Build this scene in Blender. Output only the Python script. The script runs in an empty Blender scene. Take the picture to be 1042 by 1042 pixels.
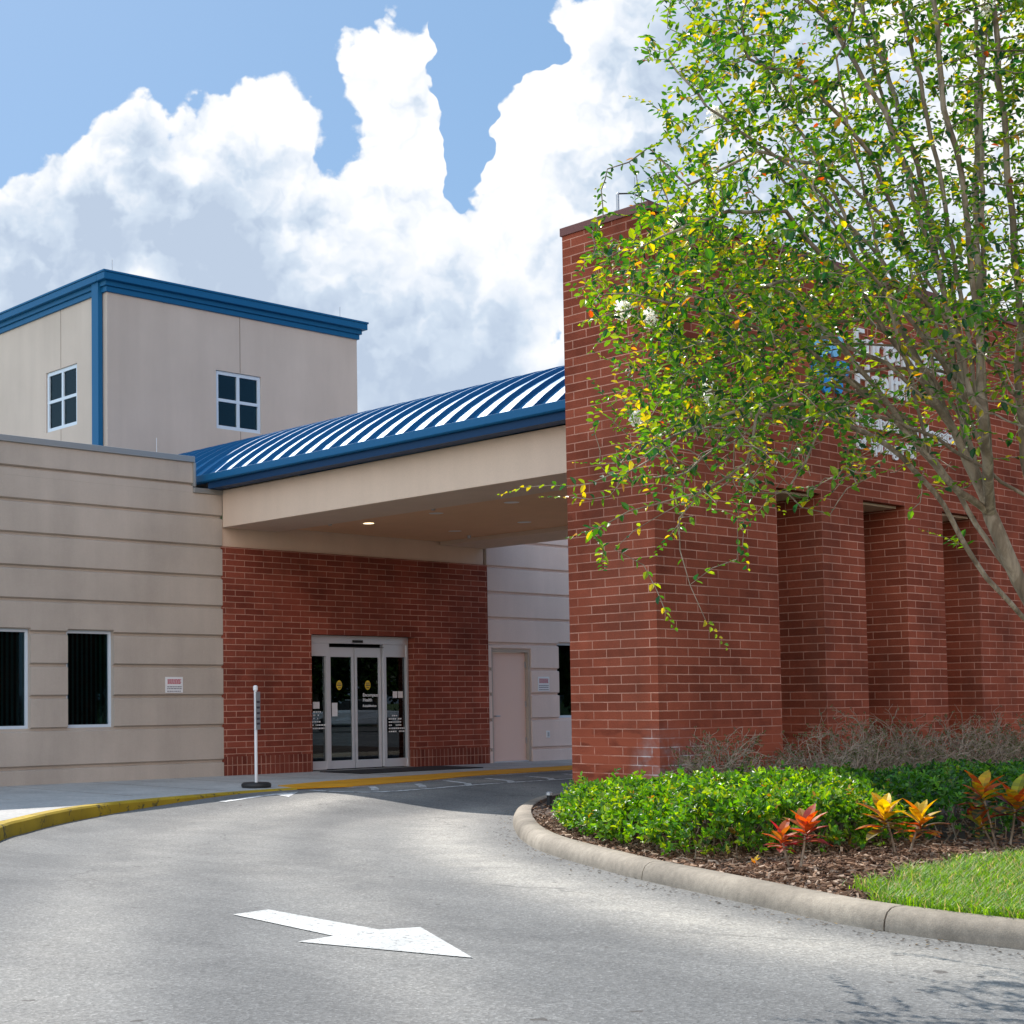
import bpy, math, random
import numpy as np
from mathutils import Vector, Matrix, kdtree
random.seed(7)
rng = np.random.default_rng(11)
S = bpy.context.scene
COL = S.collection

# ------------------------------------------------------------------ camera
EYE = Vector((0, 0, 1.345))
YAW, PIT, ROL = math.radians(39.22313653), math.radians(2.92063048), math.radians(-0.57136496)
F, CX, CY = 1543.5811, 521 - 229.59, 521 + 115.617
def cam_basis():
    cy, sy, cp, sp, cr, sr = math.cos(YAW), math.sin(YAW), math.cos(PIT), math.sin(PIT), math.cos(ROL), math.sin(ROL)
    f = Vector((sy*cp, cy*cp, sp)); r = Vector((cy, -sy, 0)); u = r.cross(f)
    return cr*r + sr*u, -sr*r + cr*u, f
CR, CU, CF = cam_basis()
cd = bpy.data.cameras.new('camera'); cam = bpy.data.objects.new('camera', cd); COL.objects.link(cam)
m = Matrix((CR, CU, -CF)).transposed().to_4x4(); m.translation = EYE
cam.matrix_world = m
cd.sensor_width = 36; cd.sensor_fit = 'HORIZONTAL'; cd.lens = 36*F/1042
cd.shift_x = (521-CX)/1042; cd.shift_y = (CY-521)/1042
cd.clip_start = .05; cd.clip_end = 3000
S.camera = cam
def at(px, py, depth):            # photograph pixel + depth -> point (used to lay out the tree)
    return EYE + depth*(CF + (px-CX)/F*CR + (CY-py)/F*CU)

# ------------------------------------------------------------------ light
SUN = Vector((.285, .86, 1.0)).normalized()
sl = bpy.data.lights.new('sun', 'SUN'); sl.energy = 4.2; sl.angle = math.radians(.5); sl.color = (1, .955, .88)
so = bpy.data.objects.new('sun', sl); COL.objects.link(so); so.rotation_euler = SUN.to_track_quat('Z', 'Y').to_euler()
S.view_settings.view_transform = 'Standard'; S.view_settings.look = 'None'
S.view_settings.exposure = .55; S.view_settings.gamma = 1
W = bpy.data.worlds.new('World'); S.world = W; W.use_nodes = True
wt = W.node_tree; wt.nodes.clear()
def build_world():
    N = wt.nodes.new; L = wt.links.new
    def mth(op, a, b=None, c=None, clamp=False):
        n = N('ShaderNodeMath'); n.operation = op; n.use_clamp = clamp
        for i, v in enumerate((a, b, c)):
            if v is None: continue
            if isinstance(v, (int, float)): n.inputs[i].default_value = v
            else: L(v, n.inputs[i])
        return n.outputs[0]
    def vm(op, a, b):
        n = N('ShaderNodeVectorMath'); n.operation = op
        for i, v in enumerate((a, b)):
            if isinstance(v, (tuple, Vector)): n.inputs[i].default_value = tuple(v)
            else: L(v, n.inputs[i])
        return n
    def sstep(x, a, b):
        n = N('ShaderNodeMapRange'); n.interpolation_type = 'SMOOTHSTEP'
        L(x, n.inputs[0]); n.inputs[1].default_value = a; n.inputs[2].default_value = b
        return n.outputs[0]
    sky = N('ShaderNodeTexSky'); sky.sky_type = 'NISHITA'; sky.sun_disc = False
    sky.sun_elevation = math.asin(SUN.z); sky.sun_rotation = math.atan2(SUN.x, SUN.y)
    sky.altitude = 0; sky.air_density = 1.0; sky.dust_density = .6; sky.ozone_density = 1.5
    tc = N('ShaderNodeTexCoord'); d = tc.outputs['Generated']
    h = Vector((math.sin(YAW), math.cos(YAW), 0)); r = Vector((math.cos(YAW), -math.sin(YAW), 0))
    df = mth('MAXIMUM', mth('ABSOLUTE', vm('DOT_PRODUCT', d, h).outputs['Value']), .06)
    u = mth('DIVIDE', vm('DOT_PRODUCT', d, r).outputs['Value'], df)
    sep = N('ShaderNodeSeparateXYZ'); L(d, sep.inputs[0])
    v = mth('DIVIDE', sep.outputs[2], df)
    cmb = N('ShaderNodeCombineXYZ'); L(u, cmb.inputs[0]); L(v, cmb.inputs[1]); p = cmb.outputs[0]
    def noise(vec, scale, detail, rough, dist=0, off=(0, 0, 0)):
        n = N('ShaderNodeTexNoise'); n.noise_dimensions = '2D'; n.inputs['Scale'].default_value = scale; n.inputs['Detail'].default_value = detail
        n.inputs['Roughness'].default_value = rough
        L(vm('ADD', vec, off).outputs[0], n.inputs['Vector']); return n
    n1 = noise(p, 9, 4, .62)
    warp = vm('SCALE', vm('SUBTRACT', n1.outputs['Color'], (.5, .5, .5)).outputs[0], (0, 0, 0)); warp.inputs['Scale'].default_value = .075
    q = vm('ADD', p, warp.outputs[0]).outputs[0]
    E = [(30,270,100,100),(90,225,80,85),(155,160,55,72),(190,220,90,95),(262,140,64,98),(335,200,60,66),(240,230,110,110),(325,215,78,92),
         (388,50,34,72),(425,80,44,70),(446,40,20,30),(405,170,62,95),(440,330,140,150),(250,390,360,150),(560,440,400,110),
         (548,100,46,62),(525,150,40,50),(640,110,120,150),(590,40,44,50),(740,60,130,150),(590,230,85,85),(900,200,300,260),
         (1300,250,300,300),(-300,330,260,150),(1000,560,900,120)]
    fld = None
    for (a, b, rx, ry) in E:
        c = ((a-291.4)/F, (697-b)/F, 0)
        s = vm('MULTIPLY', vm('SUBTRACT', q, c).outputs[0], (F/rx, F/ry, 0)).outputs[0]
        ln = N('ShaderNodeVectorMath'); ln.operation = 'LENGTH'; L(s, ln.inputs[0])
        e = mth('MULTIPLY', mth('SUBTRACT', 1.0, ln.outputs['Value']), min(rx, ry)/80.0)
        if fld is None: fld = e
        else:
            sm = N('ShaderNodeMath'); sm.operation = 'SMOOTH_MAX'; L(fld, sm.inputs[0]); L(e, sm.inputs[1]); sm.inputs[2].default_value = .12; fld = sm.outputs[0]
    # carve the blue wedge between the two banks and the gap by the brick wall
    for (a, b, rx, ry, k) in [(478,110,26,62,1.0),(522,18,60,34,1.0),(470,20,20,60,1.0)]:
        c = ((a-291.4)/F, (697-b)/F, 0)
        s = vm('MULTIPLY', vm('SUBTRACT', q, c).outputs[0], (F/rx, F/ry, 0)).outputs[0]
        ln = N('ShaderNodeVectorMath'); ln.operation = 'LENGTH'; L(s, ln.inputs[0])
        e = mth('MULTIPLY', mth('SUBTRACT', 1.25, ln.outputs['Value'], clamp=True), k*1.1)
        fld = mth('SUBTRACT', fld, e)
    wn = noise(p, 22, 4, .62); wv = vm('SCALE', vm('SUBTRACT', wn.outputs['Color'], (.5, .5, .5)).outputs[0], (0, 0, 0)); wv.inputs['Scale'].default_value = .05
    pw = vm('ADD', p, wv.outputs[0]).outputs[0]
    def billow(off, octs=((14, .42), (33, .26), (80, .16))):
        acc = None
        for sc, wgt in octs:
            x = N('ShaderNodeTexVoronoi'); x.voronoi_dimensions = '2D'; x.feature = 'F1'; x.inputs['Scale'].default_value = sc
            L(vm('ADD', pw, off).outputs[0], x.inputs['Vector'])
            e = mth('MULTIPLY', mth('SUBTRACT', .45, x.outputs['Distance']), wgt)
            acc = e if acc is None else mth('ADD', acc, e)
        return acc
    b0 = billow((0, 0, 0)); b1_ = billow((-.008, .016, 0))
    n2 = noise(p, 60, 4, .65, .3)
    f2 = mth('MULTIPLY_ADD', b0, .85, mth('MULTIPLY_ADD', fld, 1.5, .10))
    f2 = mth('MULTIPLY_ADD', mth('SUBTRACT', n2.outputs['Fac'], .5), .22, f2)
    mask = sstep(f2, .0, .15)
    rel = mth('MULTIPLY', mth('SUBTRACT', b0, b1_), 2.1)
    b1 = noise(p, 3.0, 3, .55, .3, (5.3, 2.2, 0))
    depth = sstep(f2, .25, 1.3)
    low = sstep(mth('SUBTRACT', .40, v), .0, .24)
    g = mth('MULTIPLY_ADD', low, .62, mth('MULTIPLY_ADD', depth, .34, .02))
    g = mth('MULTIPLY_ADD', mth('SUBTRACT', b1.outputs['Fac'], .5), 3.0, g)
    g = mth('MULTIPLY_ADD', mth('SUBTRACT', n1.outputs['Fac'], .5), 1.5, g)
    edge = sstep(f2, .05, .8)
    g = mth('MULTIPLY', g, edge)
    g = mth('SUBTRACT', g, mth('MULTIPLY', rel, mth('MULTIPLY_ADD', low, -.55, 1.0)), clamp=True)
    ramp = N('ShaderNodeValToRGB'); L(g, ramp.inputs[0])
    cr = ramp.color_ramp; cr.elements[0].position = 0; cr.elements[0].color = (.70, .71, .72, 1)
    cr.elements[1].position = 1; cr.elements[1].color = (.36, .43, .535, 1)
    e = cr.elements.new(.3); e.color = (.60, .635, .685, 1)
    e = cr.elements.new(.65); e.color = (.45, .52, .61, 1)
    sk = N('ShaderNodeMix'); sk.data_type = 'RGBA'
    skc = vm('SCALE', sky.outputs[0], (0, 0, 0)); skc.inputs['Scale'].default_value = .062
    # thin veil over the blue
    veil = N('ShaderNodeMix'); veil.data_type = 'RGBA'; veil.inputs[0].default_value = .45
    L(skc.outputs[0], veil.inputs[6]); veil.inputs[7].default_value = (.22, .43, .72, 1)
    L(mask, sk.inputs[0]); L(veil.outputs[2], sk.inputs[6]); L(ramp.outputs[0], sk.inputs[7])
    # added fill: unseen sky to the left boosted and warmed to brighten shaded faces
    back = sstep(vm('DOT_PRODUCT', d, Vector((-.96, -.17, .2)).normalized()).outputs['Value'], -.1, .9)
    gain = N('ShaderNodeMix'); gain.data_type = 'RGBA'; L(back, gain.inputs[0]); gain.inputs[6].default_value = (1, 1, 1, 1); gain.inputs[7].default_value = (5.2, 3.7, 2.75, 1)
    lit = N('ShaderNodeMix'); lit.data_type = 'RGBA'; lit.blend_type = 'MULTIPLY'; lit.inputs[0].default_value = 1; L(sk.outputs[2], lit.inputs[6]); L(gain.outputs[2], lit.inputs[7])
    bg = N('ShaderNodeBackground'); L(lit.outputs[2], bg.inputs[0]); bg.inputs[1].default_value = 1
    out = N('ShaderNodeOutputWorld'); L(bg.outputs[0], out.inputs[0])
build_world()
W.cycles.sampling_method = 'MANUAL'; W.cycles.sample_map_resolution = 1024
S.cycles.max_bounces = 7; S.cycles.diffuse_bounces = 4; S.cycles.transparent_max_bounces = 8
S.cycles.sample_clamp_indirect = 6

# ------------------------------------------------------------------ materials
def mat(name, base=(.5, .5, .5), rough=.7, metal=0, spec=.5, emit=None):
    mt = bpy.data.materials.new(name); mt.use_nodes = True
    b = mt.node_tree.nodes['Principled BSDF']
    b.inputs['Base Color'].default_value = (*base, 1); b.inputs['Roughness'].default_value = rough
    b.inputs['Metallic'].default_value = metal; b.inputs['Specular IOR Level'].default_value = spec
    if emit: b.inputs['Emission Color'].default_value = (*emit[:3], 1); b.inputs['Emission Strength'].default_value = emit[3]
    return mt
class NT:
    def __init__(s, mt): s.t = mt.node_tree; s.b = s.t.nodes['Principled BSDF']
    def n(s, k, **kw):
        x = s.t.nodes.new(k)
        for a, v in kw.items(): setattr(x, a, v)
        return x
    def l(s, a, b): s.t.links.new(a, b)
    def geo(s): return s.n('ShaderNodeNewGeometry').outputs['Position']
    def uv(s): return s.n('ShaderNodeTexCoord').outputs['UV']
    def noise(s, vec, sc, det=4, ro=.55, dist=0, stretch=None):
        if stretch:
            mp = s.n('ShaderNodeMapping'); mp.inputs['Scale'].default_value = stretch; s.l(vec, mp.inputs[0]); vec = mp.outputs[0]
        x = s.n('ShaderNodeTexNoise'); x.inputs['Scale'].default_value = sc; x.inputs['Detail'].default_value = det
        x.inputs['Roughness'].default_value = ro; x.inputs['Distortion'].default_value = dist; s.l(vec, x.inputs['Vector']); return x.outputs['Fac']
    def ramp(s, f, stops):
        x = s.n('ShaderNodeValToRGB'); s.l(f, x.inputs[0]); e = x.color_ramp.elements
        while len(e) < len(stops): e.new(.5)
        for i, (p, c) in enumerate(stops):
            e[i].position = p; e[i].color = (*c, 1) if isinstance(c, tuple) else (c, c, c, 1)
        return x.outputs[0]
    def mix(s, f, a, b, mode='MIX'):
        x = s.n('ShaderNodeMix', data_type='RGBA', blend_type=mode)
        for i, v in ((0, f), (6, a), (7, b)):
            if isinstance(v, (int, float)): x.inputs[i].default_value = v
            elif isinstance(v, tuple): x.inputs[i].default_value = (*v, 1)
            else: s.l(v, x.inputs[i])
        return x.outputs[2]
    def math(s, op, a, b=0, clamp=False):
        x = s.n('ShaderNodeMath', operation=op, use_clamp=clamp)
        for i, v in enumerate((a, b)):
            if isinstance(v, (int, float)): x.inputs[i].default_value = v
            else: s.l(v, x.inputs[i])
        return x.outputs[0]
    def bump(s, h, st=.3, d=.01):
        x = s.n('ShaderNodeBump'); x.inputs['Strength'].default_value = st; x.inputs['Distance'].default_value = d
        s.l(h, x.inputs['Height']); s.l(x.outputs[0], s.b.inputs['Normal'])
def brick_mat(name, c1, c2, mortar, wd=.406, ht=.1016, off=.5, stain=False, ms=.0075):
    mt = mat(name, rough=.9, spec=.12); k = NT(mt); uv = k.uv(); g = k.geo()
    b = k.n('ShaderNodeTexBrick'); b.offset = off; b.inputs['Scale'].default_value = 1
    b.inputs['Brick Width'].default_value = wd; b.inputs['Row Height'].default_value = ht
    b.inputs['Mortar Size'].default_value = ms; b.inputs['Mortar Smooth'].default_value = .25; b.inputs['Bias'].default_value = -.1
    b.inputs['Color1'].default_value = (*c1, 1); b.inputs['Color2'].default_value = (*c2, 1); b.inputs['Mortar'].default_value = (*mortar, 1)
    wob = k.noise(g, 14, 3); wv = k.n('ShaderNodeVectorMath', operation='SCALE')
    k.l(wob, wv.inputs[0]); wv.inputs['Scale'].default_value = .006
    av = k.n('ShaderNodeVectorMath', operation='ADD'); k.l(uv, av.inputs[0]); k.l(wv.outputs[0], av.inputs[1]); k.l(av.outputs[0], b.inputs['Vector'])
    cl = k.ramp(k.noise(g, .9, 5, .65), [(.3, .62), (.7, 1.3)])
    col = k.mix(1, b.outputs['Color'], cl, 'MULTIPLY')
    col = k.mix(1, col, k.ramp(k.noise(g, 60, 3, .7), [(.25, .78), (.75, 1.2)]), 'MULTIPLY')
    # patches where the pointing is smeared brick-red
    col = k.mix(k.ramp(k.noise(g, 1.6, 3, .6), [(.52, 0.), (.68, .55)]), col, k.mix(.5, c1, c2))
    col = k.mix(k.ramp(k.noise(g, 1.1, 4, .6, stretch=(1.4, 1.4, .12)), [(.5, 0.), (.75, .38)]), col, (.10, .045, .032))
    if stain:
        sp = k.n('ShaderNodeSeparateXYZ'); k.l(g, sp.inputs[0])
        dx = k.math('SUBTRACT', sp.outputs[0], 14.0); dy = k.math('SUBTRACT', sp.outputs[1], 10.5)
        d2 = k.math('ADD', k.math('POWER', k.math('MULTIPLY', dx, 1.1), 2), k.math('POWER', k.math('MULTIPLY', dy, 2.4), 2))
        dz = k.math('POWER', k.math('MULTIPLY', k.math('SUBTRACT', sp.outputs[2], .35), 1.3), 2)
        f = k.math('SUBTRACT', 1.0, k.math('SQRT', k.math('ADD', d2, dz)), True)
        f = k.math('MULTIPLY', f, k.ramp(k.noise(g, 7, 5, .7), [(.35, .1), (.65, 1.)]))
        mo = k.math('ADD', k.math('MULTIPLY', b.outputs['Fac'], 1.1), .22)
        col = k.mix(k.math('MULTIPLY', k.math('MULTIPLY', f, 2.8, True), mo, True), col, (.62, .56, .56))
        # newer orange-red courses near the foot
        lo = k.n('ShaderNodeMapRange'); k.l(sp.outputs[2], lo.inputs[0]); lo.inputs[1].default_value = 1.25; lo.inputs[2].default_value = .85
        nn = k.math('MULTIPLY', lo.outputs[0], k.ramp(k.noise(g, 3.2, 2, .5, stretch=(1, 1, 2.5)), [(.42, 0.), (.55, .8)]))
        col = k.mix(nn, col, (.34, .085, .045))
    k.l(col, k.b.inputs['Base Color'])
    hh = k.math('ADD', k.math('MULTIPLY', b.outputs['Fac'], -1.0), k.math('MULTIPLY', k.noise(g, 80, 3), .25))
    k.bump(hh, .55, .006)
    return mt
def stucco(name, c, var=.12):
    mt = mat(name, c, .9, spec=.2); k = NT(mt); g = k.geo()
    a = k.ramp(k.noise(g, .55, 5, .6), [(.3, 1-var), (.7, 1+var)])
    s = k.ramp(k.noise(g, 1.3, 5, .65, stretch=(1.6, 1.6, .18)), [(.35, 1-var*.7), (.7, 1.04)])
    col = k.mix(1, k.mix(1, c, a, 'MULTIPLY'), s, 'MULTIPLY')
    col = k.mix(1, col, k.ramp(k.noise(g, 140, 2), [(.3, .93), (.7, 1.06)]), 'MULTIPLY')
    k.l(col, k.b.inputs['Base Color']); k.bump(k.noise(g, 160, 3), .25, .003); return mt
M = {}
M['brick'] = brick_mat('red_brick', (.19, .044, .028), (.29, .074, .046), (.48, .25, .185), ms=.0068)
M['brick_portal'] = brick_mat('red_brick_weathered', (.20, .047, .026), (.32, .080, .044), (.52, .25, .18), stain=True, ms=.0066)
M['brick_soldier'] = brick_mat('red_brick_soldier', (.15, .036, .024), (.24, .066, .042), (.44, .23, .17), wd=.1016, ht=.32, off=0)
M['coping'] = mat('coping_maroon', (.16, .055, .045), .6)
M['tan'] = stucco('tan_stucco', (.455, .392, .338))
M['tan_right'] = stucco('pinkish_stucco_brightened', (.74, .60, .54), .06)  # stucco colour lightened to make up for light this wall does not get
M['tan_tower'] = stucco('tower_stucco', (.53, .45, .39), .06)
M['tan_beam'] = stucco('beam_stucco', (.66, .50, .385), .05)
M['soffit'] = stucco('soffit_paint', (.74, .46, .28), .03)
M['groove'] = mat('joint_sealant', (.20, .155, .12), .9)
M['blue'] = mat('blue_metal', (.005, .10, .235), .5, spec=.25)
M['blueshaded'] = mat('shaded_blue_metal', (.003, .035, .10), .5, spec=.2)  # gutter blue darkened for the lower fascia, painting in the shade under the gutter
M['roof'] = mat('blue_roof_metal', (.012, .125, .29), .45, .1, spec=.42)
k = NT(M['roof']); g = k.geo(); k.bump(k.noise(g, 3, 2), .12, .01)
k.l(k.ramp(k.noise(g, 5, 4, .6), [(.3, .44), (.7, .58)]), k.b.inputs['Roughness'])
M['grey_metal'] = mat('parapet_metal', (.33, .33, .32), .45, .5)
M['alu'] = mat('aluminium_frame', (.62, .63, .66), .35, .35)
M['white_frame'] = mat('window_frame_paint', (.55, .63, .72), .4)
M['galv'] = mat('galvanised', (.45, .46, .48), .45, .6)
M['dark'] = mat('dark_interior', (.012, .014, .015), .9)
M['blind'] = mat('blind_fabric', (.10, .19, .19), .8)
M['black'] = mat('black_rubber', (.012, .012, .013), .75)
M['mandoor'] = mat('door_paint', (.76, .55, .47), .55)
M['white'] = mat('white_panel', (.72, .72, .74), .5)
M['letter'] = mat('white_lettering', (.78, .8, .82), .5)
M['logoblue'] = mat('logo_blue', (.02, .25, .65), .5)
M['logolight'] = mat('logo_light_blue', (.2, .5, .8), .5)
M['ink'] = mat('sign_ink', (.06, .05, .08), .6)
M['redink'] = mat('sign_red_ink', (.45, .08, .12), .6)
M['yellowdecal'] = mat('yellow_decal', (.75, .52, .02), .5)
M['lamp_on'] = mat('lamp_lit', (.8, .7, .5), .5, emit=(1, .82, .5, 1.6))
M['lamp_off'] = mat('lamp_trim', (.88, .84, .80), .4)
M['rubberdark'] = mat('sign_base_rubber', (.015, .015, .016), .6)
def glass(name, tint=(.28, .40, .46), tr=.45):
    mt = bpy.data.materials.new(name); mt.use_nodes = True; t = mt.node_tree; t.nodes.clear()
    N = t.nodes.new; L = t.links.new
    fr = N('ShaderNodeFresnel'); fr.inputs[0].default_value = 1.5
    mr = N('ShaderNodeMapRange'); L(fr.outputs[0], mr.inputs[0]); mr.inputs[1].default_value = 0; mr.inputs[2].default_value = 1; mr.inputs[3].default_value = .01; mr.inputs[4].default_value = 1.0
    gl = N('ShaderNodeBsdfGlossy'); gl.inputs['Roughness'].default_value = .01; gl.inputs[0].default_value = (*tint, 1)
    tp = N('ShaderNodeBsdfTransparent'); tp.inputs[0].default_value = (tr*.8, tr, tr*1.02, 1)
    mx = N('ShaderNodeMixShader'); L(mr.outputs[0], mx.inputs[0]); L(tp.outputs[0], mx.inputs[1]); L(gl.outputs[0], mx.inputs[2])
    o = N('ShaderNodeOutputMaterial'); L(mx.outputs[0], o.inputs[0]); return mt
M['glass'] = glass('window_glass', tr=.6); M['doorglass'] = glass('door_glass', (.9, .95, 1.), tr=.3)
# asphalt
mt = mat('asphalt', rough=.86, spec=.3); k = NT(mt); g = k.geo()
at_ = k.n('ShaderNodeAttribute', attribute_name='wear'); wear = at_.outputs['Fac']
base = k.ramp(k.noise(g, .35, 5, .6, .6), [(.3, (.116, .115, .116)), (.7, (.166, .163, .160))])
sw = k.ramp(k.noise(g, .8, 4, .55, 1.2, stretch=(1.6, .5, 1)), [(.42, 0.), (.62, .5)])
base = k.mix(sw, base, (.215, .21, .203))
base = k.mix(k.math('MULTIPLY', wear, k.ramp(k.noise(g, 2.2, 5, .65), [(.25, .45), (.6, 1.)]), True), base, (.40, .37, .33))
ty = k.n('ShaderNodeAttribute', attribute_name='tyre').outputs['Fac']
base = k.mix(k.math('MULTIPLY', ty, k.ramp(k.noise(g, 1.3, 5, .65), [(.35, .1), (.65, .75)]), True), base, (.105, .103, .104))
gr = k.n('ShaderNodeTexVoronoi'); gr.inputs['Scale'].default_value = 75; k.l(g, gr.inputs['Vector'])
grc = k.n('ShaderNodeSeparateColor'); k.l(gr.outputs['Color'], grc.inputs[0])
base = k.mix(1, base, k.ramp(grc.outputs[0], [(0., .72), (.55, .97), (.9, 1.15), (1., 1.45)]), 'MULTIPLY')
base = k.mix(1, base, k.ramp(k.noise(g, 22, 4, .7), [(.3, .86), (.7, 1.12)]), 'MULTIPLY')
base = k.mix(k.ramp(k.noise(g, 7, 2, .4), [(.735, 0.), (.75, .7)]), base, (.06, .05, .045))
cv = k.n('ShaderNodeTexVoronoi', feature='DISTANCE_TO_EDGE'); cv.inputs['Scale'].default_value = .33
cw = k.n('ShaderNodeVectorMath', operation='MULTIPLY_ADD'); cn_ = k.n('ShaderNodeTexNoise'); cn_.inputs['Scale'].default_value = 1.6; cn_.inputs['Detail'].default_value = 5; k.l(g, cn_.inputs['Vector'])
k.l(cn_.outputs['Color'], cw.inputs[0]); cw.inputs[1].default_value = (1.1, 1.1, 0); k.l(g, cw.inputs[2]); k.l(cw.outputs[0], cv.inputs['Vector'])
ck = k.math('MULTIPLY', k.ramp(cv.outputs['Distance'], [(.0, 1.), (.006, 0.)]), k.ramp(k.noise(g, .45, 3), [(.5, 0.), (.6, .5)]))
base = k.mix(ck, base, (.05, .048, .046))
base = k.mix(k.ramp(k.noise(g, 1.1, 4, .6), [(.62, 0.), (.78, .35)]), base, (.10, .098, .10))
k.l(base, k.b.inputs['Base Color']); k.bump(k.math('ADD', gr.outputs['Distance'], k.noise(g, 160, 2)), .5, .006)
M['asphalt'] = mt
def concrete(name, c, dirt=.25):
    mt = mat(name, c, .88, spec=.25); k = NT(mt); g = k.geo()
    col = k.mix(1, c, k.ramp(k.noise(g, 1.1, 5, .6), [(.3, 1-dirt), (.7, 1.1)]), 'MULTIPLY')
    col = k.mix(1, col, k.ramp(k.noise(g, 18, 5, .7), [(.3, .8), (.65, 1.1)]), 'MULTIPLY')
    col = k.mix(1, col, k.ramp(k.noise(g, 150, 2), [(.3, .85), (.7, 1.1)]), 'MULTIPLY')
    k.l(col, k.b.inputs['Base Color']); k.bump(k.noise(g, 90, 4), .5, .005); return mt
M['concrete'] = concrete('sidewalk_concrete', (.46, .44, .42), .2)
M['kerb'] = concrete('kerb_concrete', (.37, .315, .255), .5)
def paint(name, c, under, lo=.38, hi=.5, sc=9):
    mt = mat(name, c, .8, spec=.25); k = NT(mt); g = k.geo()
    f = k.ramp(k.noise(g, sc, 6, .7), [(lo, 1.), (hi, 0.)])
    col = k.mix(f, c, under); col = k.mix(1, col, k.ramp(k.noise(g, 2, 4), [(.3, .82), (.7, 1.12)]), 'MULTIPLY')
    k.l(col, k.b.inputs['Base Color']); k.bump(k.noise(g, 70, 3), .3, .003); return mt
M['yellow'] = paint('kerb_yellow_paint', (.40, .27, .02), (.10, .085, .04), .37, .43, 6)
M['orange'] = paint('ramp_orange_paint', (.66, .30, .015), (.35, .2, .08), .2, .34)
M['roadwhite'] = paint('road_white_paint', (.53, .525, .51), (.24, .235, .23), .385, .45, 28)
M['roadfaded'] = paint('road_faded_paint', (.62, .62, .62), (.18, .18, .19), .40, .52, 8)
mt = mat('soil', (.05, .03, .02), .95); k = NT(mt); k.l(k.ramp(k.noise(k.geo(), 30, 5, .7), [(.3, (.03, .018, .012)), (.7, (.10, .06, .04))]), k.b.inputs['Base Color']); M['soil'] = mt
mt = mat('lawn', (.05, .09, .02), .95); k = NT(mt); k.l(k.ramp(k.noise(k.geo(), 1.5, 8, .7), [(.3, (.035, .07, .012)), (.7, (.09, .13, .03))]), k.b.inputs['Base Color']); M['lawn'] = mt
mt = mat('bark', (.3, .24, .18), .8); k = NT(mt); g = k.geo()
k.l(k.ramp(k.noise(g, 9, 5, .65, 1, stretch=(1, 1, .35)), [(.3, (.11, .08, .055)), (.48, (.20, .15, .105)), (.62, (.36, .29, .22)), (.8, (.15, .11, .08))]), k.b.inputs['Base Color']); k.bump(k.noise(g, 30, 4), .4, .01); M['bark'] = mt
M['twig'] = mat('dry_twig', (.29, .225, .17), .85)
def leafmat(name, tl=.45, rough=.38, spec=.5):
    mt = bpy.data.materials.new(name); mt.use_nodes = True; t = mt.node_tree; b = t.nodes['Principled BSDF']
    a = t.nodes.new('ShaderNodeAttribute'); a.attribute_name = 'col'
    t.links.new(a.outputs['Color'], b.inputs['Base Color']); b.inputs['Roughness'].default_value = rough; b.inputs['Specular IOR Level'].default_value = spec
    tr = t.nodes.new('ShaderNodeBsdfTranslucent'); hs = t.nodes.new('ShaderNodeHueSaturation'); hs.inputs['Hue'].default_value = .485; hs.inputs['Saturation'].default_value = 1.15; hs.inputs['Value'].default_value = 2.3
    t.links.new(a.outputs['Color'], hs.inputs['Color']); t.links.new(hs.outputs[0], tr.inputs[0])
    mx = t.nodes.new('ShaderNodeMixShader'); mx.inputs[0].default_value = tl
    t.links.new(b.outputs[0], mx.inputs[1]); t.links.new(tr.outputs[0], mx.inputs[2])
    t.links.new(mx.outputs[0], t.nodes['Material Output'].inputs[0]); return mt
M['leaf'] = leafmat('leaf'); M['hedgeleaf'] = leafmat('hedge_leaf', .35, .42, .45); M['croton'] = leafmat('croton_leaf', .35, .5, .3)
M['grass'] = leafmat('grass_blade', .4, .5); M['chip'] = leafmat('bark_chip', 0., .85, .2); M['petal'] = leafmat('petal', .4, .7)

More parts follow.
